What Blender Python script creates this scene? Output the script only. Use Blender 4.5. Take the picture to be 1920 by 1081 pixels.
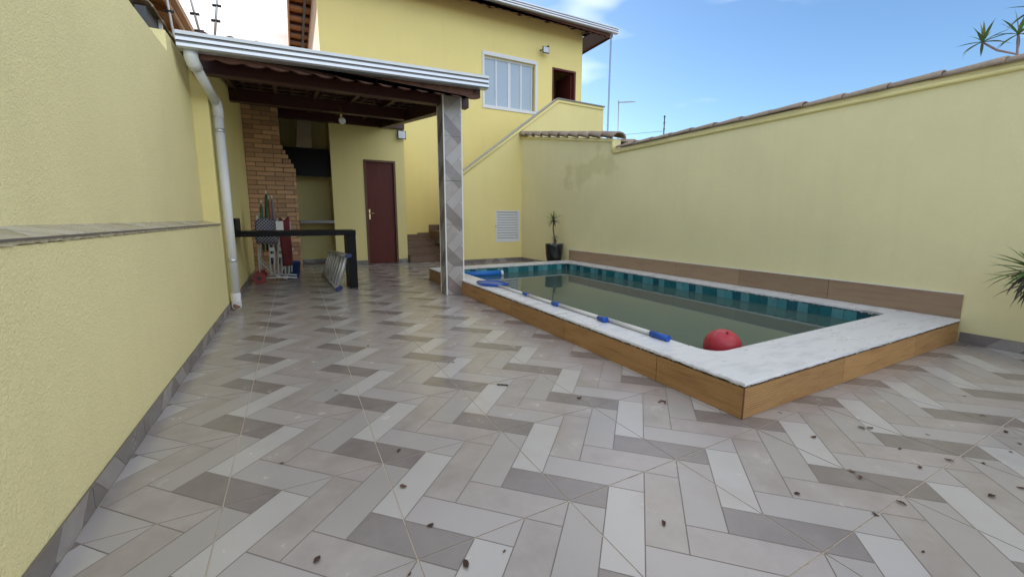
import bpy, bmesh, math, random
from mathutils import Vector, Matrix
R = math.radians
random.seed(7)
for o in list(bpy.data.objects): bpy.data.objects.remove(o)
scene = bpy.context.scene
COL = scene.collection

# ------------------------------------------------------------------ camera
cam = bpy.data.cameras.new('camera'); camo = bpy.data.objects.new('camera', cam); COL.objects.link(camo)
cam.sensor_width = 36.0; cam.lens = 767.11 / 1920 * 36.0; cam.shift_y = -20.5 / 1920
cam.clip_start = 0.02; cam.clip_end = 3000
camo.location = (0, 0, 1.0)
camo.rotation_euler = (R(90 - 8.209), 0, R(-27.8))
scene.camera = camo
scene.render.resolution_x = 1024; scene.render.resolution_y = 576

# ------------------------------------------------------------------ sky, sun, exposure
SUN_EL, SUN_AZ = 13.0, -9.0            # degrees; azimuth from +Y towards +X
world = bpy.data.worlds.new('World'); scene.world = world; world.use_nodes = True
wn, wl = world.node_tree.nodes, world.node_tree.links
wn.clear()
wout = wn.new('ShaderNodeOutputWorld'); wbg = wn.new('ShaderNodeBackground')
sky = wn.new('ShaderNodeTexSky'); sky.sky_type = 'NISHITA'; sky.sun_disc = False
sky.sun_elevation = R(SUN_EL); sky.sun_rotation = R(SUN_AZ); sky.altitude = 600
sky.air_density = 1.0; sky.dust_density = 1.6; sky.ozone_density = 3.6
wtc = wn.new('ShaderNodeTexCoord'); wmp = wn.new('ShaderNodeMapping'); wmp.inputs['Scale'].default_value = (1.0, 1.0, 3.2)
wmp.inputs['Location'].default_value = (-.94, 7.35, -3.71)
wno = wn.new('ShaderNodeTexNoise'); wno.inputs['Scale'].default_value = 1.5; wno.inputs['Detail'].default_value = 4; wno.inputs['Roughness'].default_value = .5
wrp = wn.new('ShaderNodeValToRGB'); wrp.color_ramp.elements[0].position = .44; wrp.color_ramp.elements[1].position = .70
wmx = wn.new('ShaderNodeMix'); wmx.data_type = 'RGBA'
wl.new(wtc.outputs['Generated'], wmp.inputs[0]); wl.new(wmp.outputs[0], wno.inputs['Vector']); wl.new(wno.outputs['Fac'], wrp.inputs[0])
wl.new(wrp.outputs[0], wmx.inputs[0]); wl.new(sky.outputs[0], wmx.inputs[6])

# cloud colour: white overall, peach where the cloud is back-lit by the low sun
wdp = wn.new('ShaderNodeVectorMath'); wdp.operation = 'DOT_PRODUCT'; wl.new(wtc.outputs['Generated'], wdp.inputs[0])
wdp.inputs[1].default_value = (math.sin(R(SUN_AZ)) * math.cos(R(SUN_EL)), math.cos(R(SUN_AZ)) * math.cos(R(SUN_EL)), math.sin(R(SUN_EL)))
wsm = wn.new('ShaderNodeMapRange'); wsm.interpolation_type = 'SMOOTHSTEP'; wsm.inputs[1].default_value = .72; wsm.inputs[2].default_value = .95; wl.new(wdp.outputs['Value'], wsm.inputs[0])
wcc = wn.new('ShaderNodeMix'); wcc.data_type = 'RGBA'; wl.new(wsm.outputs[0], wcc.inputs[0])
wcc.inputs[6].default_value = (9.9, 9.55, 9.05, 1); wcc.inputs[7].default_value = (3.1, 2.72, 2.45, 1)
wl.new(wcc.outputs[2], wmx.inputs[7])
wl.new(wmx.outputs[2], wbg.inputs[0]); wl.new(wbg.outputs[0], wout.inputs[0])
wbg.inputs[1].default_value = 0.085
sl = bpy.data.lights.new('sun', 'SUN'); sl.energy = 2.0; sl.angle = R(0.5); sl.color = (1, .86, .7)
so = bpy.data.objects.new('sun', sl); COL.objects.link(so)
sd = Vector((math.sin(R(SUN_AZ)) * math.cos(R(SUN_EL)), math.cos(R(SUN_AZ)) * math.cos(R(SUN_EL)), math.sin(R(SUN_EL))))
so.rotation_euler = sd.to_track_quat('Z', 'Y').to_euler(); so.location = (0, 60, 30)
scene.view_settings.view_transform = 'Standard'; scene.view_settings.look = 'None'
scene.view_settings.gamma = 1; scene.view_settings.use_curve_mapping = False
scene.view_settings.exposure = 1.79

# ------------------------------------------------------------------ materials
MATS = {}
def mat(name, col, rough=.6, metal=0., var=.0, nscale=8., ndetail=4, bump=0., bscale=60., bdist=.003, orand=0.,
        spec=.5, col2=None, lo=.35, hi=.65, rvar=0., stretch=None, trans=0., bdetail=3, coat=0.):
    if name in MATS: return MATS[name]
    m = bpy.data.materials.new(name); m.use_nodes = True; MATS[name] = m
    n, l = m.node_tree.nodes, m.node_tree.links
    b = n['Principled BSDF']
    b.inputs['Roughness'].default_value = rough; b.inputs['Metallic'].default_value = metal
    b.inputs['Specular IOR Level'].default_value = spec
    if trans: b.inputs['Transmission Weight'].default_value = trans
    if coat: b.inputs['Coat Weight'].default_value = coat
    geo = n.new('ShaderNodeNewGeometry'); vec = geo.outputs['Position']
    if stretch:
        mp = n.new('ShaderNodeMapping'); mp.inputs['Scale'].default_value = stretch; l.new(vec, mp.inputs[0]); vec = mp.outputs[0]
    c = (*col, 1)
    rgb = n.new('ShaderNodeRGB'); rgb.outputs[0].default_value = c; cur = rgb.outputs[0]
    nz = None
    if var or col2 or rvar:
        nz = n.new('ShaderNodeTexNoise'); nz.inputs['Scale'].default_value = nscale; nz.inputs['Detail'].default_value = ndetail
        nz.inputs['Roughness'].default_value = .6; l.new(vec, nz.inputs['Vector'])
    if col2:
        rp = n.new('ShaderNodeValToRGB'); rp.color_ramp.elements[0].position = lo; rp.color_ramp.elements[1].position = hi
        l.new(nz.outputs['Fac'], rp.inputs[0])
        mx = n.new('ShaderNodeMix'); mx.data_type = 'RGBA'; l.new(rp.outputs[0], mx.inputs[0]); l.new(cur, mx.inputs[6]); mx.inputs[7].default_value = (*col2, 1)
        cur = mx.outputs[2]
    if var or orand:
        hsv = n.new('ShaderNodeHueSaturation'); l.new(cur, hsv.inputs['Color'])
        ad = n.new('ShaderNodeMath'); ad.operation = 'ADD'; ad.inputs[0].default_value = 1; ad.inputs[1].default_value = 0
        if var:
            mr = n.new('ShaderNodeMapRange'); mr.inputs[1].default_value = .25; mr.inputs[2].default_value = .75
            mr.inputs[3].default_value = 1 - var; mr.inputs[4].default_value = 1 + var; l.new(nz.outputs['Fac'], mr.inputs[0]); l.new(mr.outputs[0], ad.inputs[0])
        if orand:
            oi = n.new('ShaderNodeObjectInfo'); m2 = n.new('ShaderNodeMapRange'); m2.inputs[3].default_value = -orand; m2.inputs[4].default_value = orand
            l.new(oi.outputs['Random'], m2.inputs[0]); l.new(m2.outputs[0], ad.inputs[1])
        l.new(ad.outputs[0], hsv.inputs['Value']); cur = hsv.outputs[0]
    l.new(cur, b.inputs['Base Color'])
    if rvar:
        m3 = n.new('ShaderNodeMapRange'); m3.inputs[1].default_value = .3; m3.inputs[2].default_value = .7
        m3.inputs[3].default_value = rough - rvar; m3.inputs[4].default_value = rough + rvar; l.new(nz.outputs['Fac'], m3.inputs[0]); l.new(m3.outputs[0], b.inputs['Roughness'])
    if bump:
        bn = n.new('ShaderNodeTexNoise'); bn.inputs['Scale'].default_value = bscale; bn.inputs['Detail'].default_value = bdetail; l.new(vec, bn.inputs['Vector'])
        bp = n.new('ShaderNodeBump'); bp.inputs['Strength'].default_value = bump; bp.inputs['Distance'].default_value = bdist
        l.new(bn.outputs['Fac'], bp.inputs['Height']); l.new(bp.outputs[0], b.inputs['Normal'])
    return m

def stucco(name, col, bump, scale, dist, stain=False, blotch=.05):
    m = mat(name, col, rough=.85, var=blotch, nscale=1.1, ndetail=9, spec=.25)
    n, l = m.node_tree.nodes, m.node_tree.links; b = n['Principled BSDF']
    geo = [x for x in n if x.type == 'NEW_GEOMETRY'][0]
    a = n.new('ShaderNodeTexNoise'); a.inputs['Scale'].default_value = scale; a.inputs['Detail'].default_value = 2; a.inputs['Distortion'].default_value = 1.6
    l.new(geo.outputs['Position'], a.inputs['Vector'])
    rp = n.new('ShaderNodeValToRGB'); rp.color_ramp.elements[0].position = .42; rp.color_ramp.elements[1].position = .70; l.new(a.outputs['Fac'], rp.inputs[0])
    f = n.new('ShaderNodeTexNoise'); f.inputs['Scale'].default_value = scale * 4; f.inputs['Detail'].default_value = 3; l.new(geo.outputs['Position'], f.inputs['Vector'])
    mx = n.new('ShaderNodeMath'); mx.operation = 'MULTIPLY_ADD'; l.new(f.outputs['Fac'], mx.inputs[0]); mx.inputs[1].default_value = .35; l.new(rp.outputs[0], mx.inputs[2])
    bp = n.new('ShaderNodeBump'); bp.inputs['Strength'].default_value = bump; bp.inputs['Distance'].default_value = dist
    l.new(mx.outputs[0], bp.inputs['Height']); l.new(bp.outputs[0], b.inputs['Normal'])
    src = b.inputs['Base Color'].links[0].from_socket
    # faint vertical rain streaks
    mp = n.new('ShaderNodeMapping'); mp.inputs['Scale'].default_value = (5, 5, .35); l.new(geo.outputs['Position'], mp.inputs[0])
    sn = n.new('ShaderNodeTexNoise'); sn.inputs['Scale'].default_value = 1.6; sn.inputs['Detail'].default_value = 5; l.new(mp.outputs[0], sn.inputs['Vector'])
    sr = n.new('ShaderNodeMapRange'); sr.inputs[1].default_value = .5; sr.inputs[2].default_value = .75; sr.inputs[3].default_value = 0; sr.inputs[4].default_value = .05; l.new(sn.outputs['Fac'], sr.inputs[0])
    mm = n.new('ShaderNodeMix'); mm.data_type = 'RGBA'; l.new(sr.outputs[0], mm.inputs[0]); l.new(src, mm.inputs[6]); mm.inputs[7].default_value = (.42, .40, .28, 1)
    cur = mm.outputs[2]
    if stain:   # damp patch on the plaster near the far end of the right wall
        sp = n.new('ShaderNodeSeparateXYZ'); l.new(geo.outputs['Position'], sp.inputs[0])
        w = n.new('ShaderNodeTexNoise'); w.inputs['Scale'].default_value = 3.2; w.inputs['Detail'].default_value = 4; l.new(geo.outputs['Position'], w.inputs['Vector'])
        def ma(op, a_, b_):
            q = n.new('ShaderNodeMath'); q.operation = op
            for i, s in enumerate((a_, b_)):
                if isinstance(s, (int, float)): q.inputs[i].default_value = s
                else: l.new(s, q.inputs[i])
            return q.outputs[0]
        dy = ma('DIVIDE', ma('SUBTRACT', sp.outputs[1], 6.1), .85)
        zc = ma('ADD', 1.86, ma('MULTIPLY', ma('SUBTRACT', sp.outputs[1], 6.1), -.12))
        dz = ma('DIVIDE', ma('SUBTRACT', sp.outputs[2], zc), .27)
        d = ma('SQRT', ma('ADD', ma('MULTIPLY', dy, dy), ma('MULTIPLY', dz, dz)), 0)
        d = ma('ADD', d, ma('MULTIPLY', ma('SUBTRACT', w.outputs['Fac'], .5), 3.0))
        rr = n.new('ShaderNodeMapRange'); rr.inputs[1].default_value = .55; rr.inputs[2].default_value = 1.0; rr.inputs[3].default_value = .42; rr.inputs[4].default_value = 0; l.new(d, rr.inputs[0])
        m2 = n.new('ShaderNodeMix'); m2.data_type = 'RGBA'; l.new(rr.outputs[0], m2.inputs[0]); l.new(cur, m2.inputs[6]); m2.inputs[7].default_value = (.66, .57, .25, 1); cur = m2.outputs[2]
    l.new(cur, b.inputs['Base Color'])
    return m

YEL = (.90, .81, .45)
stucco_rough = stucco('yellow_stucco_rough', (.90, .80, .42), .5, 62, .0045)
stucco_right = stucco('yellow_stucco_smooth', YEL, .5, 60, .003, stain=True)
stucco_house = stucco('yellow_house_paint', (.92, .775, .31), .25, 70, .002, blotch=.03)
stucco_in = stucco('yellow_inner_paint', (.86, .75, .34), .25, 70, .002, blotch=.04)
def porc(name, c, c2):
    m = mat(name, c,   .21, var=.09, nscale=7, ndetail=10, rvar=.08, col2=c2, lo=.3, hi=.75)
    n, l = m.node_tree.nodes, m.node_tree.links; b = n['Principled BSDF']
    geo = [x for x in n if x.type == 'NEW_GEOMETRY'][0]; src = b.inputs['Base Color'].links[0].from_socket
    for sc, lo, hi, amt, col in ((1.7, .54, .80, .40, (.30, .22, .15, 1)), (23, .63, .75, .05, (.62, .60, .57, 1)), (11, .66, .74, .30, (.20, .17, .14, 1))):
        q = n.new('ShaderNodeTexNoise'); q.inputs['Scale'].default_value = sc; q.inputs['Detail'].default_value = 9; q.inputs['Roughness'].default_value = .65; l.new(geo.outputs['Position'], q.inputs['Vector'])
        k = n.new('ShaderNodeMapRange'); k.inputs[1].default_value = lo; k.inputs[2].default_value = hi; k.inputs[3].default_value = 0; k.inputs[4].default_value = amt; l.new(q.outputs['Fac'], k.inputs[0])
        x = n.new('ShaderNodeMix'); x.data_type = 'RGBA'; l.new(k.outputs[0], x.inputs[0]); l.new(src, x.inputs[6]); x.inputs[7].default_value = col; src = x.outputs[2]
    l.new(src, b.inputs['Base Color']); return m
PL = [porc('porcelain_pale', (0.476, 0.455, 0.440), (0.428, 0.407, 0.391)), porc('porcelain_greige', (0.337, 0.300, 0.275), (0.369, 0.337, 0.314)),
      porc('porcelain_light_greige', (0.385, 0.358, 0.341), (0.342, 0.316, 0.297)), porc('porcelain_rosy', (0.348, 0.307, 0.288), (0.380, 0.345, 0.327)),
      porc('porcelain_stone', (0.407, 0.380, 0.369), (0.369, 0.340, 0.325)), porc('porcelain_taupe', (0.214, 0.186, 0.173), (0.246, 0.217, 0.206))]
print_joint = mat('printed_joint', (.17, .145, .125), .5, var=.1)
grout = mat('beige_grout', (.50, .43, .35), .8, var=.15, nscale=14, col2=(.20, .15, .10), lo=.52, hi=.75)
white_paint = mat('white_paint', (.78, .79, .80), .4, var=.03)
white_alu = mat('white_aluminium', (.74, .76, .80), .3, var=.02)
pvc = mat('white_pvc', (.72, .73, .72), .38, var=.06, nscale=5)
galv = mat('galvanised_gutter', (.62, .64, .67), .34, metal=.75, var=.06, nscale=6)
galv_dark = mat('galvanised_groove', (.29, .285, .28), .55, metal=.7, var=.08)
wood_dark = mat('stained_wood', (.05, .016, .013), .5, var=.25, nscale=6, stretch=(1, 6, 6), bump=.2, bscale=14)
wood_beam = mat('stained_beam', (.055, .017, .014), .45, var=.25, nscale=6, stretch=(.6, 6, 6), bump=.2, bscale=14)
wood_soffit = mat('soffit_boards', (.30, .14, .045), .5, var=.3, nscale=5, stretch=(6, 1, 6), orand=.12)
wood_pale = mat('pale_fascia', (.55, .36, .24), .6, var=.12, nscale=5)
door_wood = mat('red_brown_door', (.125, .028, .020), .45, spec=.25, var=.18, nscale=4, stretch=(7, 7, .6), bump=.1, bscale=20)
clay = mat('weathered_clay_tile', (.12, .065, .048), .85, var=.3, nscale=11, orand=.14, col2=(.07, .05, .04), lo=.5, hi=.75, bump=.3, bscale=60)
clay_cap = mat('mossy_cap_tile', (.40, .31, .23), .9, var=.3, nscale=12, orand=.12, col2=(.20, .165, .13), lo=.45, hi=.72, bump=.3, bscale=60)
clay_red = mat('red_clay_tile', (.20, .085, .06), .8, var=.25, nscale=9, orand=.14)
brick_m = mat('orange_brick', (.62, .38, .22), .85, var=.16, nscale=20, orand=.28, bump=.35, bscale=90, col2=(.40, .21, .12), lo=.5, hi=.8)
mortar = mat('dark_mortar', (.22, .165, .12), .95, var=.15, nscale=30)
granite = mat('black_granite', (.008, .008, .009), .38, spec=.12, var=.3, nscale=150)
grey_granite = mat('grey_granite', (.22, .21, .20), .35, var=.25, nscale=120)
blackglass = mat('black_glass', (.006, .006, .007), .4, spec=.15)
steel = mat('brushed_steel', (.52, .43, .30), .35, metal=.75, var=.05, nscale=30, stretch=(1, 1, 12))
alu = mat('bare_aluminium', (.60, .61, .61), .42, metal=.45, var=.06, nscale=20)
brass = mat('brass', (.62, .47, .22), .3, metal=1)
woodtile = mat('wood_look_tile', (.46, .255, .095), .5, var=.22, nscale=3.2, ndetail=7, stretch=(1.1, 1.1, 11), orand=.12, col2=(.25, .125, .045), lo=.45, hi=.7)
woodtile_wall = mat('wood_look_wall_tile', (.37, .255, .155), .45, var=.2, nscale=3, ndetail=7, stretch=(1.1, 1.1, 10), orand=.13, col2=(.25, .155, .10), lo=.45, hi=.7)
steptile = mat('brown_step_tile', (.20, .125, .085), .45, var=.2, nscale=5, stretch=(1.3, 1.3, 18), orand=.1)
blue_pl = mat('blue_plastic', (.012, .085, .42), .35, var=.1)
blue_foam = mat('blue_foam', (.010, .16, .55), .55, var=.08)
navy = mat('navy_plastic', (.012, .02, .13), .4)
red_rub = mat('red_ball_rubber', (.46, .03, .05), .36, var=.10, nscale=7)
pot_m = mat('black_glazed_pot', (.012, .012, .013), .22)
pebble = mat('white_pebbles', (.62, .61, .58), .7, orand=.1)
leaf_m = mat('strap_leaf_green', (.10, .20, .05), .45, var=.25, nscale=9, orand=.22)
leaf_pale = mat('strap_leaf_new', (.22, .27, .07), .45, var=.2, nscale=9, orand=.15)
leaf_old = mat('strap_leaf_withered', (.085, .07, .05), .7, var=.3, nscale=9, orand=.25)
stem_m = mat('plant_stem', (.17, .12, .09), .8, var=.25, nscale=30)
deadleaf = mat('dry_leaf', (.085, .042, .026), .8, var=.3, nscale=40, orand=.4)
red_pl = mat('red_plastic', (.28, .035, .03), .45)
redcloth = mat('red_cloth', (.15, .022, .026), .8, var=.3, nscale=12)
green_fab = mat('green_fabric', (.02, .085, .04), .7)
orange_pl = mat('orange_plastic', (.22, .07, .035), .5)
dark_fab = mat('dark_fabric', (.02, .02, .025), .8)
tube_white = mat('white_tube', (.66, .66, .64), .35)
shade_dark = mat('dark_metal', (.03, .032, .035), .45)
slate = mat('slate_flashing', (.07, .075, .085), .6, var=.1)
concrete = mat('rough_concrete', (.24, .225, .20), .9, var=.2, nscale=5)
lampglass = mat('lamp_glass', (.62, .66, .70), .15)
interior = mat('dark_interior', (.10, .08, .065), .9)

def worn_marble():
    m = mat('white_marble', (.71, .72, .74), .32, var=.07, nscale=3, rvar=.08, col2=(.53, .54, .56), lo=.5, hi=.66, stretch=(1.2, 3.2, 1), ndetail=9)
    n, l = m.node_tree.nodes, m.node_tree.links; b = n['Principled BSDF']
    geo = [x for x in n if x.type == 'NEW_GEOMETRY'][0]
    src = b.inputs['Base Color'].links[0].from_socket
    w = n.new('ShaderNodeTexNoise'); w.inputs['Scale'].default_value = 4.5; w.inputs['Detail'].default_value = 8; w.inputs['Distortion'].default_value = 1.2; l.new(geo.outputs['Position'], w.inputs['Vector'])
    rp = n.new('ShaderNodeMapRange'); rp.inputs[1].default_value = .62; rp.inputs[2].default_value = .74; rp.inputs[3].default_value = 0; rp.inputs[4].default_value = .3; l.new(w.outputs['Fac'], rp.inputs[0])
    mx = n.new('ShaderNodeMix'); mx.data_type = 'RGBA'; l.new(rp.outputs[0], mx.inputs[0]); l.new(src, mx.inputs[6]); mx.inputs[7].default_value = (.30, .25, .20, 1)
    l.new(mx.outputs[2], b.inputs['Base Color']); return m
marble = worn_marble()
mould = mat('black_mould', (.05, .045, .035), .9, var=.4, nscale=40, col2=(.42, .40, .36), lo=.52, hi=.6)

def ribbed(m, name):
    """fine horizontal ribs on the wood-look cladding"""
    n, l = m.node_tree.nodes, m.node_tree.links; b = n['Principled BSDF']
    geo = [x for x in n if x.type == 'NEW_GEOMETRY'][0]
    sp = n.new('ShaderNodeSeparateXYZ'); l.new(geo.outputs['Position'], sp.inputs[0])
    k = n.new('ShaderNodeMath'); k.operation = 'MULTIPLY'; k.inputs[1].default_value = 2 * math.pi / .013; l.new(sp.outputs[2], k.inputs[0])
    s = n.new('ShaderNodeMath'); s.operation = 'SINE'; l.new(k.outputs[0], s.inputs[0])
    bp = n.new('ShaderNodeBump'); bp.inputs['Strength'].default_value = .5; bp.inputs['Distance'].default_value = .002
    l.new(s.outputs[0], bp.inputs['Height']); l.new(bp.outputs[0], b.inputs['Normal'])
ribbed(woodtile, 'ribs')
def checked():
    m = mat('checked_cloth', (.02, .025, .06), .85)
    n, l = m.node_tree.nodes, m.node_tree.links; b = n['Principled BSDF']
    tc = n.new('ShaderNodeTexCoord'); ck = n.new('ShaderNodeTexChecker'); ck.inputs['Scale'].default_value = 44
    ck.inputs[1].default_value = (.02, .022, .05, 1); ck.inputs[2].default_value = (.30, .30, .33, 1)
    mp = n.new('ShaderNodeMapping'); mp.inputs['Location'].default_value = (.013, .021, .011); l.new(tc.outputs['Object'], mp.inputs[0]); l.new(mp.outputs[0], ck.inputs[0]); l.new(ck.outputs[0], b.inputs['Base Color'])
    return m
check_m = checked()
TEAL = [mat('pool_tile_deep', (.016, .15, .175), .22, var=.15, nscale=12, orand=.15),
        mat('pool_tile_petrol', (.012, .10, .14), .22, var=.15, nscale=12, orand=.15),
        mat('pool_tile_pale', (.115, .31, .34), .22, var=.12, nscale=12, orand=.12),
        mat('pool_tile_sea', (.07, .27, .295), .22, var=.12, nscale=12, orand=.12)]
water_m = mat('murky_water', (.058, .105, .095), .02, var=.06, nscale=1.2, spec=.5, bump=.03, bscale=3, bdist=.01)
water_m.node_tree.nodes['Principled BSDF'].inputs['IOR'].default_value = 1.33
frost = mat('frosted_pane', (.42, .52, .62), .25, var=.06, nscale=60, bump=.3, bscale=220, bdist=.001)

# ------------------------------------------------------------------ helpers
def empty(name, loc, label=None, cat=None, group=None, kind=None):
    o = bpy.data.objects.new(name, None); COL.objects.link(o); o.location = loc; o.empty_display_size = .1
    tag(o, label, cat, group, kind); return o
def tag(o, label=None, cat=None, group=None, kind=None):
    if label: o['label'] = label
    if cat: o['category'] = cat
    if group: o['group'] = group
    if kind: o['kind'] = kind
    return o
def wloc(o):
    v = Vector(o.location)
    while o.parent: o = o.parent; v = v + Vector(o.location)
    return v
def link(name, me, parent=None, loc=(0, 0, 0), rot=None):
    """link a mesh; loc in world space (parents are never rotated)"""
    o = bpy.data.objects.new(name, me); COL.objects.link(o)
    o.location = Vector(loc)
    if rot: o.rotation_euler = rot
    if parent: o.location = Vector(loc) - wloc(parent); o.parent = parent
    return o
def build(name, bm, m, parent=None, smooth=False):
    """bmesh in world coordinates -> object with its origin at its base centre"""
    bmesh.ops.recalc_face_normals(bm, faces=bm.faces)
    vs = [v.co for v in bm.verts]
    c = Vector(((min(v.x for v in vs) + max(v.x for v in vs)) / 2, (min(v.y for v in vs) + max(v.y for v in vs)) / 2, min(v.z for v in vs)))
    for v in bm.verts: v.co -= c
    me = bpy.data.meshes.new(name); bm.to_mesh(me); bm.free()
    for x in (m if isinstance(m, (list, tuple)) else [m]): me.materials.append(x)
    if smooth:
        for p in me.polygons: p.use_smooth = True
    return link(name, me, parent, c)
def bbox(bm, x0, x1, y0, y1, z0, z1, mi=0):
    v = [bm.verts.new(p) for p in ((x0, y0, z0), (x1, y0, z0), (x1, y1, z0), (x0, y1, z0), (x0, y0, z1), (x1, y0, z1), (x1, y1, z1), (x0, y1, z1))]
    for f in ((0, 3, 2, 1), (4, 5, 6, 7), (0, 1, 5, 4), (1, 2, 6, 5), (2, 3, 7, 6), (3, 0, 4, 7)):
        bm.faces.new([v[i] for i in f]).material_index = mi
    return v
def box(name, x0, x1, y0, y1, z0, z1, m, parent=None, bev=0.):
    bm = bmesh.new(); bbox(bm, min(x0, x1), max(x0, x1), min(y0, y1), max(y0, y1), min(z0, z1), max(z0, z1))
    if bev: bmesh.ops.bevel(bm, geom=bm.edges[:], offset=bev, segments=1, affect='EDGES')
    return build(name, bm, m, parent)
def tube_bm(bm, pts, rad, seg=10, cap=True, mi=0):
    pts = [Vector(p) for p in pts]; rings = []
    rads = rad if isinstance(rad, (list, tuple)) else [rad] * len(pts)
    up = None
    for i, p in enumerate(pts):
        t = (pts[min(i + 1, len(pts) - 1)] - pts[max(i - 1, 0)]).normalized()
        if up is None: up = Vector((0, 0, 1)) if abs(t.z) < .9 else Vector((1, 0, 0))
        a = t.cross(up).normalized(); b = a.cross(t).normalized(); up = b
        rings.append([bm.verts.new(p + (a * math.cos(2 * math.pi * k / seg) + b * math.sin(2 * math.pi * k / seg)) * rads[i]) for k in range(seg)])
    for q, w in zip(rings, rings[1:]):
        for k in range(seg):
            f = bm.faces.new((q[k], q[(k + 1) % seg], w[(k + 1) % seg], w[k])); f.smooth = True; f.material_index = mi
    if cap:
        bm.faces.new(rings[0][::-1]).material_index = mi; bm.faces.new(rings[-1]).material_index = mi
def tube(name, pts, rad, m, parent=None, seg=10):
    bm = bmesh.new(); tube_bm(bm, pts, rad, seg); return build(name, bm, m, parent)
def lathe_bm(bm, c, prof, seg=24):
    rings = [[bm.verts.new((c[0] + r * math.cos(2 * math.pi * k / seg), c[1] + r * math.sin(2 * math.pi * k / seg), c[2] + z)) for k in range(seg)] for r, z in prof]
    for q, w in zip(rings, rings[1:]):
        for k in range(seg):
            f = bm.faces.new((q[k], q[(k + 1) % seg], w[(k + 1) % seg], w[k])); f.smooth = True
    bm.faces.new(rings[0][::-1]); bm.faces.new(rings[-1])
def prism_bm(bm, poly, axis, a, b, mi=0):
    """extrude a 2D polygon along an axis; poly in the other two axes (in xyz order)"""
    def P(p, t):
        return {'x': (t, p[0], p[1]), 'y': (p[0], t, p[1]), 'z': (p[0], p[1], t)}[axis]
    A = [bm.verts.new(P(p, a)) for p in poly]; B = [bm.verts.new(P(p, b)) for p in poly]
    bm.faces.new(A).material_index = mi; bm.faces.new(B[::-1]).material_index = mi
    for i in range(len(poly)):
        j = (i + 1) % len(poly); bm.faces.new((A[i], A[j], B[j], B[i])).material_index = mi
def prism(name, poly, axis, a, b, m, parent=None):
    bm = bmesh.new(); prism_bm(bm, poly, axis, a, b); return build(name, bm, m, parent)
def clip(poly, a, b, c):
    """keep a*x+b*y<=c"""
    out = []
    for i in range(len(poly)):
        p, q = poly[i], poly[(i + 1) % len(poly)]
        dp, dq = a * p[0] + b * p[1] - c, a * q[0] + b * q[1] - c
        if dp <= 0: out.append(p)
        if (dp < 0 < dq) or (dq < 0 < dp):
            t = dp / (dp - dq); out.append((p[0] + (q[0] - p[0]) * t, p[1] + (q[1] - p[1]) * t))
    return out
def area(p): return abs(sum(p[i][0] * p[(i + 1) % len(p)][1] - p[(i + 1) % len(p)][0] * p[i][1] for i in range(len(p)))) / 2

# ------------------------------------------------------------------ main dimensions (metres)
XL, XU, XR = -.686, -.82, 4.753          # left lower wall, left upper wall, right wall
YP = 5.24                                # end of the left wall's ledge
YD, YC, YH = 9.47, 8.54, 10.4            # storeroom front, stair parapet, house wall
PX0, PX1, PY0, PY1, PZ = 1.922, XR, 1.169, 6.6, .19
IX0, IX1, IY0, IY1 = 2.2, 4.45, 1.545, 6.25
WATER = .072
S, GX, GY = .5463, .2578, 1.086          # floor tile grid

# herringbone planks of the printed tile, in tile units
s6 = 1 / 6
PLANKS = [((0, 2 * s6), (.5, .5), (-s6, s6)), ((2 * s6, 2 * s6), (.5, .5), (-s6, s6)), ((4 * s6, 2 * s6), (.5, .5), (-s6, s6)),
          ((.5, .5), (.5, -.5), (-s6, -s6)), ((s6, .5), (.5, -.5), (-s6, -s6)), ((-s6, .5), (.5, -.5), (-s6, -s6))]
def tile_polys(clips=()):
    """plank polygons of one tile (metres, local), after extra half-plane clips"""
    res = []; J = .0019 / S; G = .0022 / S
    for k, (o, u, w) in enumerate(PLANKS):
        lu, lw = math.hypot(*u), math.hypot(*w)
        eu = (u[0] / lu, u[1] / lu); ew = (w[0] / lw, w[1] / lw)
        base = [(J, J), (lu - J, J), (lu - J, lw - J), (J, lw - J)]
        for sx in (-1, 0, 1):
            for sy in (-1, 0, 1):
                p = [(o[0] + sx + a * eu[0] + b * ew[0], o[1] + sy + a * eu[1] + b * ew[1]) for a, b in base]
                for c in ((-1, 0, -G), (1, 0, 1 - G), (0, -1, -G), (0, 1, 1 - G)) + tuple(clips):
                    if len(p) >= 3: p = clip(p, *c)
                if len(p) >= 3 and area(p) > 1e-5: res.append((k, [(x * S, y * S) for x, y in p]))
    return res
def tile_mesh(polys, bodies, place):
    """polys: printed planks; bodies: rectangles of the tile body; place(u,v,h)->xyz"""
    bm = bmesh.new(); T = .0006
    for (a, b, c, d) in bodies:
        v = [bm.verts.new(place(u, w, h)) for h in (-.008, -T) for u, w in ((a, c), (b, c), (b, d), (a, d))]
        for f in ((4, 5, 6, 7), (0, 1, 5, 4), (1, 2, 6, 5), (2, 3, 7, 6), (3, 0, 4, 7)):
            bm.faces.new([v[i] for i in f]).material_index = 6
    for k, p in polys:
        lo = [bm.verts.new(place(x, y, -T)) for x, y in p]; hi = [bm.verts.new(place(x, y, 0)) for x, y in p]
        bm.faces.new(hi).material_index = k
        for i in range(len(p)):
            j = (i + 1) % len(p); bm.faces.new((lo[i], lo[j], hi[j], hi[i])).material_index = k
    me = bpy.data.meshes.new('tile'); bmesh.ops.recalc_face_normals(bm, faces=bm.faces); bm.to_mesh(me); bm.free()
    for m in PL + [print_joint]: me.materials.append(m)
    return me

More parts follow.
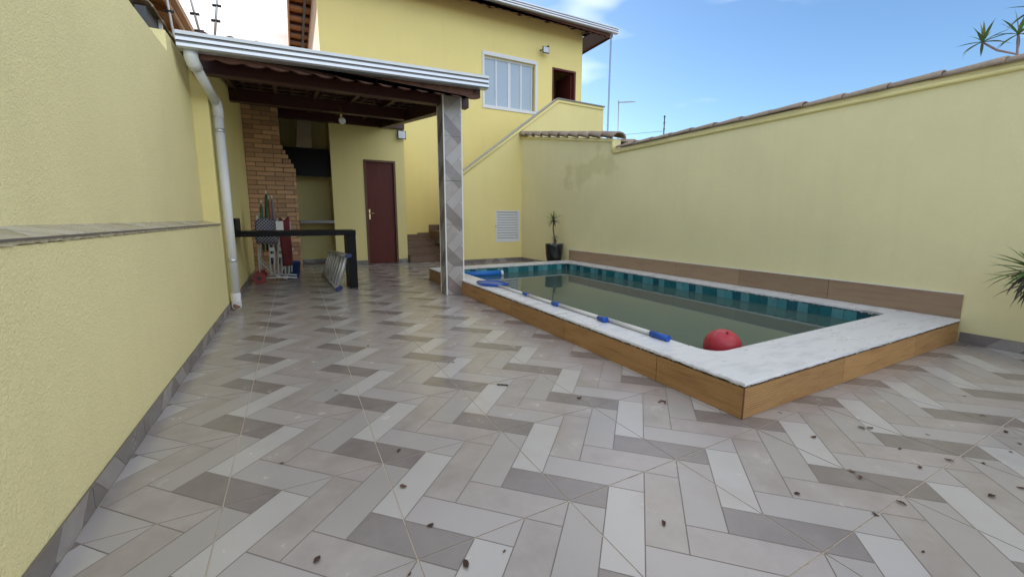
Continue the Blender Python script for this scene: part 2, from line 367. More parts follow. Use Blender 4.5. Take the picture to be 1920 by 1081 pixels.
# ------------------------------------------------------------------ ground and tiled floor
def ring_sheet(name, X0, X1, Y0, Y1, hx0, hx1, hy0, hy1, z, m):
    bm = bmesh.new()
    o = [bm.verts.new(p) for p in ((X0, Y0, z), (X1, Y0, z), (X1, Y1, z), (X0, Y1, z))]
    i = [bm.verts.new(p) for p in ((hx0, hy0, z), (hx1, hy0, z), (hx1, hy1, z), (hx0, hy1, z))]
    for k in range(4): bm.faces.new((o[k], o[(k + 1) % 4], i[(k + 1) % 4], i[k]))
    return build(name, bm, m)
hole = (PX0 + .05, PX1 - .05, PY0 + .05, PY1 - .05)
tag(ring_sheet('ground', -600, 600, -600, 600, *hole, -.06, concrete), kind='structure')
floor = tag(ring_sheet('floor', XL - .1, XR + .1, -1.6, 11, *hole, -.0017, grout), 'grey and beige herringbone porcelain patio floor', kind='structure')
full = tile_mesh(tile_polys(), [(.0022, S - .0022, .0022, S - .0022)], lambda u, v, h: (u, v, h))
ntile = 0
for i in range(-2, 9):
    for j in range(-5, 17):
        x0, y0 = GX + i * S, GY + j * S
        x1, y1 = x0 + S, y0 + S
        if x1 < XL + .02 or x0 > XR - .02 or y1 < -1.5: continue
        if y0 > YD + .05 and x0 < 2.2: continue
        if y0 > 9.5: continue
        cl = []; lo_u, hi_u = .0022, S - .0022
        if x0 < XL + .012: cl.append((-1, 0, -(XL + .012 - x0) / S)); lo_u = XL + .012 - x0
        if x1 > XR - .012: cl.append((1, 0, (XR - .012 - x0) / S)); hi_u = XR - .012 - x0
        inside = x1 > PX0 + .03 and y1 > PY0 + .03 and y0 < PY1 - .03
        if inside:
            a, b, c = (PX0 + .03 - x0) / S, (PY0 + .03 - y0) / S, (PY1 - .03 - y0) / S
            polys, bodies = [], []
            if a > .01:
                polys += tile_polys(cl + [(1, 0, min(a, 1))]); bodies.append((lo_u, min(a * S, hi_u), .0022, S - .0022))
            if b > .01 and a < 1:
                polys += tile_polys(cl + [(-1, 0, -max(a, 0)), (0, 1, min(b, 1))]); bodies.append((max(a * S, lo_u), hi_u, .0022, min(b * S, S - .0022)))
            if c < .99 and a < 1:
                polys += tile_polys(cl + [(-1, 0, -max(a, 0)), (0, -1, -max(c, 0))]); bodies.append((max(a * S, lo_u), hi_u, max(c * S, .0022), S - .0022))
            if not polys: continue
            me = tile_mesh(polys, bodies, lambda u, v, h: (u, v, h))
        elif cl:
            me = tile_mesh(tile_polys(cl), [(lo_u, hi_u, .0022, S - .0022)], lambda u, v, h: (u, v, h))
        else: me = full
        t = link('floor_tile', me, floor, (x0, y0, 0), (random.uniform(-.0007, .0007), random.uniform(-.0007, .0007), 0)); ntile += 1

def skirting(parent, axis, plane, a, b, side, h=.085, z=0., phase=.13):
    """skirting cut from the floor tile, standing on a wall; side = direction of its face"""
    k = 0; p = a
    while p < b - .01:
        q = min(p + S, b); w = (q - p) / S; v0 = phase + .17 * ((k * 2) % 4)
        polys = [((5, 5, 3, 5, 1, 5)[c], [(x, y - v0 * S) for x, y in pl]) for c, pl in tile_polys([(1, 0, w - .003), (0, -1, -v0), (0, 1, v0 + h / S)])]
        pl_ = (lambda u, v, hh: (u, side * (hh + .009), v)) if axis == 'x' else (lambda u, v, hh: (side * (hh + .009), u, v))
        me = tile_mesh(polys, [(.0022, w * S - .0022, 0, h)], pl_)
        link('skirting_tile', me, parent, (p, plane, z) if axis == 'x' else (plane, p, z)); p = q; k += 1

# ------------------------------------------------------------------ left boundary wall
lw = empty('boundary_wall', (XU, 1.6, 0), 'rough yellow stucco wall with a tiled ledge, along the left edge', 'wall')
prism('lower_wall', [(XL, -.05), (XL, .925), (XU - .12, .925), (XU - .12, -.05)], 'y', -2.6, YP, stucco_rough, lw)
ZW = 2.34
prism('upper_wall', [(-2.6, .925), (YP + .05, .925), (YP + .05, 2.50), (4.44, 2.50), (4.44, ZW), (-2.6, ZW)], 'x', XU - .14, XU, stucco_rough, lw)
box('pilaster', XU, XL, YP, YP + .16, .0, 2.62, stucco_in, lw)
prism('side_wall', [(YP + .16, 0), (10.3, 0), (10.3, 3.235), (YP + .16, 2.625)], 'x', XU, XL - .002, stucco_in, lw)
p = -2.55; k = 0
while p < YP:
    q = min(p + S, YP); v0 = .25 if k % 2 else .6
    polys = [(c, [(x, y - v0 * S) for x, y in pl]) for c, pl in tile_polys([(1, 0, (q - p) / S - .003), (0, -1, -v0), (0, 1, v0 + .148 / S)])]
    me = tile_mesh(polys, [(.0022, q - p - .0022, 0, .148)], lambda u, v, h: (v, u, h + .032 * (1 - v / .148)))
    link('ledge_tile', me, lw, (XU - .006, p, .946)); p = q; k += 1
# ragged mortar line under the ledge tiles
bm = bmesh.new(); rr = random.Random(3)
N = 240
top = [(-2.5 + (YP + 2.48) * i / N) for i in range(N + 1)]
ring = [[bm.verts.new((XL - .02, y, .94)), bm.verts.new((XL + .002 + rr.uniform(0, .007), y, .94)), bm.verts.new((XL + .002 + rr.uniform(0, .005), y, .930 - abs(rr.gauss(0, .0028)))), bm.verts.new((XL - .02, y, .925))] for y in top]
for q, w in zip(ring, ring[1:]):
    for i in range(4): bm.faces.new((q[i], q[(i + 1) % 4], w[(i + 1) % 4], w[i]))
build('ledge_mortar', bm, mat('ledge_mortar', (.48, .42, .28), .95, var=.4, nscale=30), lw)
skirting(lw, 'y', XL, -2.55, 8.69, 1)

# ------------------------------------------------------------------ right boundary wall
rw = empty('boundary_wall', (XR + .08, 4, 0), 'long yellow wall with tile capping and a damp stain, behind the pool', 'wall')
YS, ZR, ZB0, ZB1 = 5.42, 2.13, 2.30, 2.86
prism('wall', [(-2.6, -.05), (YC + .02, -.05), (YC + .02, ZB1), (YS, ZB0), (YS, ZR), (-2.6, ZR + .02)], 'x', XR, XR + .16, stucco_right, rw)
def moulding(parent, pts, r=.022, h=.05):
    """bead with a flat band above, along a poly-line in the plane x = XR"""
    bm = bmesh.new()
    tube_bm(bm, [(XR - .006, y, z) for y, z in pts], r, 8)
    return build('cap_bead', bm, stucco_in, parent)
moulding(rw, [(-2.5, ZR - .035), (YS - .012, ZR - .06)], .02)
moulding(rw, [(YS + .02, ZB0 - .03), (YC - .05, ZB1 - .035)], .026)
tube('cap_bead', [(XR - .006, YS, ZB0 - .03), (XR - .006, YS, ZR - .06)], .026, stucco_in, rw, 8)
def barrel_tile(w, L, taper=.82, th=.012, seg=8):
    """half-round clay tile lying along +Y, rising slightly at the wide end"""
    bm = bmesh.new(); R_ = []
    for t, s in ((0, 1.), (.04, 1.02), (1, taper)):
        for rr_ in (1, 1 - th / w * 2):
            R_.append([bm.verts.new((math.cos(math.pi * k / seg) * w / 2 * s * rr_, t * L, math.sin(math.pi * k / seg) * w * .34 * s * rr_ - (.012 if t == 1 else 0))) for k in range(seg + 1)])
    for a, b in ((0, 2), (2, 4), (1, 3), (3, 5), (0, 1), (4, 5)):
        for k in range(seg): f = bm.faces.new((R_[a][k], R_[a][k + 1], R_[b][k + 1], R_[b][k])); f.smooth = a + 2 == b
    for k in (0, seg):
        for a in (0, 2): bm.faces.new((R_[a][k], R_[a + 1][k], R_[a + 3][k], R_[a + 2][k]))
    bmesh.ops.recalc_face_normals(bm, faces=bm.faces)
    me = bpy.data.meshes.new('cap_tile'); bm.to_mesh(me); bm.free(); me.materials.append(clay_cap); return me
capm = barrel_tile(.19, .40)
y = -2.3
while y < YS - .3:
    o = link('cap_tile', capm, rw, (XR + .055 + random.uniform(-.008, .008), y, ZR + .008 + random.uniform(-.004, .004)), (R(1.2), 0, R(random.uniform(-1.5, 1.5)))); y += .345
capb = barrel_tile(.31, .42, .66, .026)
sl_ = math.atan2(ZB1 - ZB0, YC - YS); y = YS - .06
while y < YC - .15:
    z = ZB0 + (y - YS) * math.tan(sl_)
    o = link('cap_tile', capb, rw, (XR + .06 + random.uniform(-.01, .01), y, z + .012), (sl_ + R(8), 0, R(random.uniform(-2, 2)))); y += .325
# wood-look tiles along the pool
y = PY0 + .004; Lw = .95
while y < PY1 - .02:
    q = min(y + Lw, PY1 - .01)
    box('wall_tile', XR - .012, XR + .001, y + .0018, q - .0018, PZ + .002, .39, woodtile_wall, rw, .0012); y = q
box('tile_edge', XR - .009, XR, PY0 + .006, PY1 - .012, .39, .396, white_paint, rw)
skirting(rw, 'y', XR, -2.55, PY0 - .005, -1)
skirting(rw, 'y', XR, PY1 + .01, YC - .01, -1)

# ------------------------------------------------------------------ swimming pool
pool = empty('swimming_pool', ((PX0 + PX1) / 2, (PY0 + PY1) / 2, 0), 'raised rectangular pool with white marble coping and wood-look sides', 'pool')
CB = PZ - .026
def rect_ring(bm, X0, X1, Y0, Y1, x0, x1, y0, y1, z0, z1):
    o0 = [bm.verts.new((a, b, z0)) for a, b in ((X0, Y0), (X1, Y0), (X1, Y1), (X0, Y1))]; o1 = [bm.verts.new((v.co.x, v.co.y, z1)) for v in o0]
    i0 = [bm.verts.new((a, b, z0)) for a, b in ((x0, y0), (x1, y0), (x1, y1), (x0, y1))]; i1 = [bm.verts.new((v.co.x, v.co.y, z1)) for v in i0]
    for k in range(4):
        j = (k + 1) % 4
        bm.faces.new((o0[k], o0[j], o1[j], o1[k])); bm.faces.new((i0[j], i0[k], i1[k], i1[j])); bm.faces.new((o1[k], o1[j], i1[j], i1[k])); bm.faces.new((o0[j], o0[k], i0[k], i0[j]))
bm = bmesh.new(); rect_ring(bm, PX0 + .02, XR - .014, PY0 + .02, PY1 - .02, IX0 - .02, IX1 + .02, IY0 - .02, IY1 + .02, -1.3, CB - .002); build('pool_wall', bm, mat('dark_bedding', (.05, .035, .025), .95), pool)
box('pool_bottom', IX0 - .02, IX1 + .02, IY0 - .02, IY1 + .02, -1.35, -1.302, TEAL[0], pool)
# cladding
def clad(axis, plane, a, b, L, face, start):
    p = a; first = True
    while p < b - .02:
        q = min(p + (start if first else L), b); first = False
        if b - q < .06: q = b
        if axis == 'y': box('side_tile', plane, plane + .016 * face, p + .0022, q - .0022, .002, CB - .003, woodtile, pool, .001)
        else: box('side_tile', p + .0022, q - .0022, plane, plane + .016 * face, .002, CB - .003, woodtile, pool, .001)
        p = q
clad('y', PX0 + .018, PY0 + .004, PY1 - .004, .98, -1, .56)
clad('x', PY0 + .018, PX0 + .006, XR - .016, 1.02, -1, .98)
clad('x', PY1 - .018, PX0 + .006, XR - .016, 1.02, 1, .98)
box('corner_trim', PX0 + .0005, PX0 + .006, PY0 + .0005, PY0 + .006, .002, CB - .003, mat('rusty_trim', (.16, .06, .03), .8), pool)
# coping slabs with hand-worn edges
def slab(poly, outer, rnd):
    """poly: 2D outline (ccw). outer: test for edges that get the worn lip"""
    pts = []
    for i in range(len(poly)):
        a, b = poly[i], poly[(i + 1) % len(poly)]
        n_ = max(1, int(math.hypot(b[0] - a[0], b[1] - a[1]) / .03)) if outer(a, b) else 1
        for k in range(n_): pts.append((a[0] + (b[0] - a[0]) * k / n_, a[1] + (b[1] - a[1]) * k / n_, k > 0))
    cx = sum(p[0] for p in poly) / len(poly); cy = sum(p[1] for p in poly) / len(poly)
    bm = bmesh.new(); L = [[], [], [], []]
    for x, y, mid in pts:
        j = rnd.uniform(-.0022, .0022) if mid else 0
        d = Vector((x - cx, y - cy, 0)).normalized()
        jj = abs(rnd.gauss(0, .0022)) if mid else 0
        L[0].append(bm.verts.new((x - d.x * (.005 + jj), y - d.y * (.005 + jj), PZ)))
        L[1].append(bm.verts.new((x + d.x * j, y + d.y * j, PZ - .006 - jj)))
        L[2].append(bm.verts.new((x + d.x * j, y + d.y * j, CB + .009 + jj)))
        L[3].append(bm.verts.new((x - d.x * (.006 + jj), y - d.y * (.006 + jj), CB)))
    bm.faces.new(L[0])
    bm.faces.new(L[3][::-1]).material_index = 1
    for r_, (q, w) in enumerate(zip(L, L[1:])):
        for k in range(len(pts)):
            f = bm.faces.new((q[k], w[k], w[(k + 1) % len(pts)], q[(k + 1) % len(pts)])); f.material_index = 1 if r_ == 2 else 0
    return build('coping_slab', bm, [marble, mould], pool)
rnd = random.Random(11)
def near(v, t): return abs(v - t) < .004
def outer_edge(a, b):
    return (near(a[0], PX0) and near(b[0], PX0)) or (near(a[1], PY0) and near(b[1], PY0)) or (near(a[1], PY1) and near(b[1], PY1))
def arc(cx, cy, r, a0, a1, n_=7): return [(cx + r * math.cos(R(a0 + (a1 - a0) * i / n_)), cy + r * math.sin(R(a0 + (a1 - a0) * i / n_))) for i in range(n_ + 1)]
rc = .13; g = .0008; YJ = IY0 + rc + .05
slab([(PX0, PY0), (3.35 - g, PY0), (3.35 - g, IY0), (IX0 + rc, IY0)] + arc(IX0 + rc, IY0 + rc, rc, 270, 180)[1:] + [(IX0, YJ - g), (PX0, YJ - g)], outer_edge, rnd)
slab([(3.35 + g, PY0), (XR - .013, PY0), (XR - .013, YJ - g), (IX1, YJ - g)] + arc(IX1 - .05, IY0 + .05, .05, 0, -90) + [(3.35 + g, IY0)], outer_edge, rnd)
ys = [YJ, 2.55, 3.42, 4.30, 5.15, IY1 - .16]
for a, b in zip(ys, ys[1:]):
    slab([(PX0, a + g), (IX0, a + g), (IX0, b - g), (PX0, b - g)], outer_edge, rnd)
    slab([(IX1, a + g), (XR - .013, a + g), (XR - .013, b - g), (IX1, b - g)], outer_edge, rnd)
yb = IY1 - .16
slab([(PX0, yb + g), (IX0, yb + g)] + arc(IX0 + rc, IY1 - rc, rc, 180, 90) + [(3.3 - g, IY1), (3.3 - g, PY1), (PX0, PY1)], outer_edge, rnd)
slab([(3.3 + g, IY1), (IX1 - rc, IY1)] + arc(IX1 - rc, IY1 - rc, rc, 90, 0)[1:] + [(IX1, yb + g), (XR - .013, yb + g), (XR - .013, PY1), (3.3 + g, PY1)], outer_edge, rnd)
# waterline tiles: two rows of mixed teal squares
tb = {}
for mi, m in enumerate(TEAL):
    bm = bmesh.new(); bbox(bm, -.0485, .0485, -.006, 0, .0015, .0985); bmesh.ops.bevel(bm, geom=bm.edges[:], offset=.0015, segments=1, affect='EDGES')
    me = bpy.data.meshes.new('pool_tile'); bm.to_mesh(me); bm.free(); me.materials.append(m); tb[mi] = me
seq = [0, 0, 2, 1, 3, 2]
def tile_run(a, b, fixed, axis, rot, off):
    n_ = int(round((b - a) / .1)); st = (b - a) / n_
    for i in range(n_):
        for r_ in range(2):
            c = a + (i + .5) * st; m_ = seq[(i + off) % 6]
            o = link('pool_tile', tb[m_], pool, (c, fixed, CB - .1 * (r_ + 1) - .001) if axis == 'x' else (fixed, c, CB - .1 * (r_ + 1) - .001), (0, 0, rot)); o.scale = (st / .1, 1, 1)
tile_run(IX0 + .012, IX1 - .012, IY1 + .008, 'x', 0, 0)
tile_run(IY0, IY1, IX1 + .008, 'y', -math.pi / 2, 2)
tile_run(IX0 + .012, IX1 - .012, IY0 - .008, 'x', math.pi, 1)
tile_run(IY0, IY1, IX0 - .008, 'y', math.pi / 2, 3)
# concrete bed behind the waterline tiles
bm = bmesh.new(); rect_ring(bm, IX0 - .019, IX1 + .019, IY0 - .019, IY1 + .019, IX0 - .009, IX1 + .009, IY0 - .009, IY1 + .009, CB - .2, CB - .003); build('tile_bed', bm, concrete, pool)
bm = bmesh.new()
w_ = [bm.verts.new(p) for p in ((IX0 - .018, IY0 - .018, WATER), (IX1 + .018, IY0 - .018, WATER), (IX1 + .018, IY1 + .018, WATER), (IX0 - .018, IY1 + .018, WATER))]; bm.faces.new(w_)
tag(build('pool_water', bm, water_m), 'still murky green water filling the pool', kind='structure')

# ------------------------------------------------------------------ house
house = empty('house', (4.2, YH + 3, 0), 'two-storey yellow house with tiled roof and metal gutter, behind the stairs', 'house')
HX0, HX1, HZ = .74, 7.82, 6.45
WX0, WX1, WZ0, WZ1 = 4.66, 6.21, 3.97, 5.22      # window opening
DX0, DX1, DZ0, DZ1 = 6.78, 7.60, 3.14, 5.25      # upper door opening
def wall_with_holes(name, x0, x1, z0, z1, y0, y1, holes, m, parent):
    xs = sorted({x0, x1, *[h[0] for h in holes], *[h[1] for h in holes]}); zs = sorted({z0, z1, *[h[2] for h in holes], *[h[3] for h in holes]})
    bm = bmesh.new(); V = {}
    def vv(x, z, y):
        k = (x, z, y)
        if k not in V: V[k] = bm.verts.new((x, y, z))
        return V[k]
    def solid(i, j):
        if i < 0 or j < 0 or i >= len(xs) - 1 or j >= len(zs) - 1: return False
        cx, cz = (xs[i] + xs[i + 1]) / 2, (zs[j] + zs[j + 1]) / 2
        return not any(h[0] < cx < h[1] and h[2] < cz < h[3] for h in holes)
    for i in range(len(xs) - 1):
        for j in range(len(zs) - 1):
            if not solid(i, j): continue
            a, b, c, d = xs[i], xs[i + 1], zs[j], zs[j + 1]
            for y in (y0, y1): bm.faces.new((vv(a, c, y), vv(b, c, y), vv(b, d, y), vv(a, d, y)))
            for (di, dj, p, q) in ((-1, 0, (a, c), (a, d)), (1, 0, (b, c), (b, d)), (0, -1, (a, c), (b, c)), (0, 1, (a, d), (b, d))):
                if not solid(i + di, j + dj): bm.faces.new((vv(*p, y0), vv(*q, y0), vv(*q, y1), vv(*p, y1)))
    return build(name, bm, m, parent)
wall_with_holes('wall', HX0, HX1, -.05, HZ + .1, YH, YH + .16, [(WX0, WX1, WZ0, WZ1), (DX0, DX1, DZ0, DZ1)], stucco_house, house)
box('side_wall', HX0, HX0 + .16, YH + .16, YH + 9, -.05, HZ + .1, mat('peach_side_paint', (.62, .45, .33), .85, var=.04), house)
box('side_wall', HX1 - .16, HX1, YH + .16, YH + 9, -.05, HZ + .1, stucco_house, house)
box('upper_floor', HX0 + .16, HX1 - .16, YH + .16, YH + 8, 2.95, 3.13, interior, house)
box('inner_wall', 6.0, 7.64, YH + 1.6, YH + 1.7, 3.131, HZ, interior, house)
box('back_wall', HX0 + .161, HX1 - .161, YH + 8.8, YH + 9, -.05, HZ + .1, stucco_house, house)
box('ceiling', HX0 + .161, HX1 - .161, YH + .161, YH + 8.79, HZ - .1, HZ - .05, interior, house)
# window
win = box('window', WX0 - .055, WX1 + .075, YH - .022, YH - .001, WZ1, WZ1 + .095, white_paint, house, .004)
box('window_frame', WX0 - .055, WX1 + .075, YH - .022, YH - .001, WZ0 - .075, WZ0, white_paint, win, .004)
box('window_frame', WX0 - .055, WX0, YH - .022, YH - .001, WZ0 + .001, WZ1 - .001, white_paint, win, .004)
box('window_frame', WX1, WX1 + .075, YH - .022, YH - .001, WZ0 + .001, WZ1 - .001, white_paint, win, .004)
fy = YH + .07
for z0, z1 in ((WZ0, WZ0 + .035), (WZ1 - .05, WZ1)): box('rail', WX0, WX1, fy, fy + .06, z0, z1, white_alu, win, .003)
for x in (WX0, WX0 + .36, WX0 + .735, WX0 + 1.12, WX1 - .075): box('mullion', x, x + (.045 if x < WX1 - .1 else .035), fy + .004, fy + .052, WZ0 + .035, WZ1 - .05, white_alu, win, .003)
box('mullion', WX0 + .785, WX0 + .82, fy + .012, fy + .05, WZ0 + .035, WZ1 - .05, white_alu, win, .003)
xs = [WX0 + .045, WX0 + .36, WX0 + .405, WX0 + .735, WX0 + .82, WX0 + 1.12, WX0 + 1.165, WX1 - .075]
for a, b in zip(xs[::2], xs[1::2]): box('pane', a + .001, b - .001, fy + .022, fy + .03, WZ0 + .036, WZ1 - .051, frost, win)
# upper door: dark frame, leaf swung inwards
dr = box('door', DX1 - .11, DX1 - .065, YH + .10, YH + .86, DZ0 + .01, DZ1 - .05, door_wood, house, .003)
box('door_frame', DX0, DX0 + .045, YH - .01, YH + .15, DZ0, DZ1 - .05, door_wood, dr)
box('door_frame', DX1 - .06, DX1, YH - .01, YH + .15, DZ0, DZ1 - .05, door_wood, dr)
box('door_frame', DX0, DX1, YH - .01, YH + .15, DZ1 - .05, DZ1, door_wood, dr)
bm = bmesh.new(); lathe_bm(bm, (DX1 - .135, YH + .80, 4.17), [(.012, 0), (.026, .012), (.03, .03), (.02, .05), (.008, .055)], 12); build('handle', bm, steel, dr)
# roof
EY, EZ, RS = 9.82, 6.27, .32        # front eave line, slope
def rz(y): return EZ + (y - EY) * RS
roof = prism('roof', [(EY + .04, rz(EY + .04) - .005), (YH + 4.2, rz(YH + 4.2)), (YH + 9, rz(YH + 4.2) - 1.5), (YH + 9, rz(YH + 4.2) - 1.53), (YH + 4.2, rz(YH + 4.2) - .03), (EY + .04, rz(EY + .04) - .035)], 'x', .24, 8.50, clay_red, house)
def wave_tile(w, L, th=.013, seg=10):
    bm = bmesh.new(); A = []
    for y, s in ((0, 0), (L, -.0)):
        for d in (0, -th):
            row = []
            for k in range(seg + 1):
                t = k / seg; h = .045 * math.sin(math.pi * (t - .35) / .65) if t > .35 else -.018 * math.sin(math.pi * t / .35)
                row.append(bm.verts.new((t * w * 1.04, y, h + d)))
            A.append(row)
    for a, b in ((0, 2), (1, 3), (0, 1), (2, 3)):
        for k in range(seg): f = bm.faces.new((A[a][k], A[a][k + 1], A[b][k + 1], A[b][k])); f.smooth = b - a == 2
    for k in (0, seg): bm.faces.new((A[0][k], A[1][k], A[3][k], A[2][k]))
    bmesh.ops.recalc_face_normals(bm, faces=bm.faces)
    me = bpy.data.meshes.new('roof_tile'); bm.to_mesh(me); bm.free(); return me
wt_h = wave_tile(.215, .42); wt_h.materials.append(clay_red)
for r_ in range(3):
    for i in range(38):
        y = EY - .02 + r_ * .36
        link('roof_tile', wt_h, roof, (.26 + i * .215, y, rz(y) + .03 + .0 * r_), (math.atan(RS) - R(1.5), 0, 0))
def ogee_gutter(name, x0, x1, y, z0a, z0b, h, parent, depth=.13):
    """box gutter with three rolled bands; bottom z0a at x0 and z0b at x1; front face at y"""
    bm = bmesh.new()
    prof = [(0.02, 0), (0, .012), (0, .27 * h), (.012, .30 * h), (.012, .40 * h), (-.004, .43 * h), (-.004, .62 * h), (.010, .65 * h), (.010, .75 * h), (-.006, .78 * h), (-.010, .97 * h), (-.004, h),
            (.006, h - .003), (.012, .8 * h), (depth - .02, .8 * h), (depth - .008, h), (depth, h), (depth, .02), (depth - .02, 0)]
    A = [bm.verts.new((x0, y + a, z0a + b)) for a, b in prof]; B = [bm.verts.new((x1, y + a, z0b + b)) for a, b in prof]
    for i in range(len(prof)):
        j = (i + 1) % len(prof); f = bm.faces.new((A[i], A[j], B[j], B[i])); f.material_index = 1 if i in (2, 3, 4, 6, 7, 8) else 0
    bm.faces.new(A[::-1]); bm.faces.new(B)
    return build(name, bm, [galv, galv_dark], parent)
ogee_gutter('gutter', .1, 8.56, EY - .12, EZ - .06, EZ - .05, .15, house)
def scallop(name, x0, x1, y, zt, zb, pitch, m, parent, amp=.022):
    n_ = int((x1 - x0) / pitch); poly = [(x1, zt), (x0, zt)]
    for i in range(n_):
        for k in range(6): poly.append((x0 + (i + k / 6) * pitch, zb - amp * abs(math.sin(math.pi * k / 6))))
    poly.append((x1, zb)); bm = bmesh.new()
    A = [bm.verts.new((a, y, b)) for a, b in poly]; B = [bm.verts.new((a, y + .03, b)) for a, b in poly]
    for i in range(len(poly)):
        j = (i + 1) % len(poly); bm.faces.new((A[i], A[j], B[j], B[i]))
    for L_ in (A, B):
        f = bm.faces.new(L_)
    bmesh.ops.triangulate(bm, faces=[f for f in bm.faces if len(f.verts) > 4])
    return build(name, bm, m, parent)
scallop('tile_ends', .25, 8.48, EY + .03, EZ + .03, EZ - .115, .215, clay_red, house)
for i in range(10):
    x = .5 + i * .86
    prism('rafter', [(EY + .06, rz(EY + .06) - .09), (YH + 1.2, rz(YH + 1.2) - .09), (YH + 1.2, rz(YH + 1.2) - .042), (EY + .06, rz(EY + .06) - .042)], 'x', x, x + .06, wood_dark, house)
# left verge: boarded underside with purlins
for i in range(26):
    y = YH + .05 + i * .32
    box('soffit_board', .24, HX0 - .001, y, y + .30, 6.42, 6.445, wood_soffit, house)
for i in range(14): box('purlin', .26, HX0 - .001, YH + .3 + i * .6, YH + .38 + i * .6, 6.34, 6.419, wood_dark, house)
box('barge_board', .20, .239, YH - .3, YH + 8.5, 6.28, 6.55, wood_pale, house)
box('trim_board', .56, .62, YH, YH + 8.5, 6.30, 6.339, shade_dark, house)
# right verge
box('verge_board', 8.47, 8.50, EY + .07, YH + 4, 6.17, 6.30, wood_dark, house)
box('verge_soffit', HX1 + .001, 8.465, EY + .07, YH + 6, 6.20, 6.225, wood_dark, house)
fl = empty('floodlight', (6.42, YH, 5.55), 'small square floodlight on the upper house wall, right of the window', 'floodlight')
box('lamp_body', 6.34, 6.54, YH - .20, YH - .165, 5.50, 5.67, shade_dark, fl, .006)
box('lens', 6.355, 6.525, YH - .206, YH - .2005, 5.515, 5.655, lampglass, fl)
tube('bracket', [(6.44, YH - .16, 5.57), (6.40, YH - .06, 5.62), (6.36, YH + .002, 5.62)], .014, shade_dark, fl, 6)
tube('sensor', [(6.52, YH - .10, 5.69), (6.55, YH - .16, 5.71)], .028, shade_dark, fl, 8)
# rain chain
bm = bmesh.new(); z = EZ - .10; k = 0
while z > 2.9:
    n_ = 10; pts = []
    for q in range(n_ + 1):
        a = 2 * math.pi * q / n_; c_, s_ = math.cos(a) * .028, math.sin(a) * .042
        pts.append((8.34 + (c_ if k % 2 else 0) - .02 * (6.2 - z) / 3, 9.76 + (0 if k % 2 else c_), z + s_))
    tube_bm(bm, pts, .008, 5, cap=False); z -= .062; k += 1
tag(build('rain_chain', bm, mat('chain_metal', (.35, .40, .48), .35, metal=.6)), 'thin metal rain chain hanging from the end of the house gutter', 'chain')
bm = bmesh.new(); lathe_bm(bm, (7.12, 9.7, 3.0), [(.13, 0), (.15, .03), (.15, 1.0), (.12, 1.08), (.03, 1.11)], 20)
tag(build('gas_cylinder', bm, white_paint), 'pale round cylinder top showing above the stair parapet', 'cylinder')

# ------------------------------------------------------------------ stair parapet and stairs
PT = 3.80
par = empty('stair_parapet', (5.0, YC, 0), 'yellow stair wall with a slanted cap, holding a white louvred vent', 'wall')
VX0, VX1, VZ0, VZ1 = 4.085, 4.70, .46, 1.18
slope = (3.78 - 2.02) / (5.72 - 3.327)
def zs_(x): return 2.02 + (x - 3.327) * slope
bm = bmesh.new()
xs0 = 2.98
prism_bm(bm, [(xs0, -.05), (VX0, -.05), (VX0, zs_(VX0)), (xs0, zs_(xs0))], 'y', YC, YC + .15)
prism_bm(bm, [(VX0, -.05), (VX1, -.05), (VX1, VZ0), (VX0, VZ0)], 'y', YC, YC + .15)
prism_bm(bm, [(VX0, VZ1), (VX1, VZ1), (VX1, zs_(VX1)), (VX0, zs_(VX0))], 'y', YC, YC + .15)
prism_bm(bm, [(VX1, -.05), (7.13, -.05), (7.13, PT - .02), (5.74, PT), (VX1, zs_(VX1))], 'y', YC, YC + .15)
bmesh.ops.remove_doubles(bm, verts=bm.verts, dist=.0001)
seen = {}
for f in list(bm.faces):
    key = tuple(round(c, 4) for c in f.calc_center_median())
    if key in seen: bm.faces.remove(f); bm.faces.remove(seen[key]) if seen[key].is_valid else None
    else: seen[key] = f
build('wall', bm, stucco_in, par)
box('end_wall', 6.98, 7.13, YC + .151, YH - .001, 3.0, PT - .03, stucco_in, par)
prism('sloped_cap', [(xs0, zs_(xs0) + .002), (5.72, PT + .002), (5.72, PT + .02), (xs0, zs_(xs0) + .02)], 'y', YC - .016, YC + .17, mat('pale_stone_cap', (.42, .41, .40), .5, var=.15, nscale=20), par)
prism('top_cap', [(5.721, PT + .002), (7.16, PT - .018), (7.16, PT + .01), (5.721, PT + .03)], 'y', YC - .025, YC + .20, grey_granite, par)
bm = bmesh.new(); tube_bm(bm, [(xs0, YC - .012, zs_(xs0) - .06), (5.75, YC - .012, PT - .055), (7.12, YC - .012, PT - .075)], .016, 8); build('cap_bead', bm, stucco_in, par)
vent = box('vent', VX0, VX1, YC - .004, YC + .05, VZ0, VZ0 + .035, white_alu, par, .003)
box('vent_frame', VX0, VX1, YC - .004, YC + .05, VZ1 - .035, VZ1, white_alu, vent, .003)
for x in (VX0, VX1 - .035): box('vent_frame', x, x + .035, YC - .003, YC + .049, VZ0 + .036, VZ1 - .036, white_alu, vent, .003)
nsl = 11; hh = (VZ1 - VZ0 - .075) / nsl
for i in range(nsl):
    z = VZ0 + .037 + i * hh
    prism('louvre_slat', [(YC + .000, z + .002), (YC + .006, z), (YC + .030, z + hh * .82), (YC + .024, z + hh * .86)], 'x', VX0 + .036, VX1 - .036, white_alu, vent)
box('vent_back', VX0 + .034, VX1 - .034, YC + .051, YC + .06, VZ0 + .02, VZ1 - .02, shade_dark, vent)
box('vent_hinge', VX0 - .006, VX0 + .004, YC - .012, YC - .005, .80, .84, shade_dark, vent)
skirting(par, 'x', YC, xs0, XR - .01, -1)

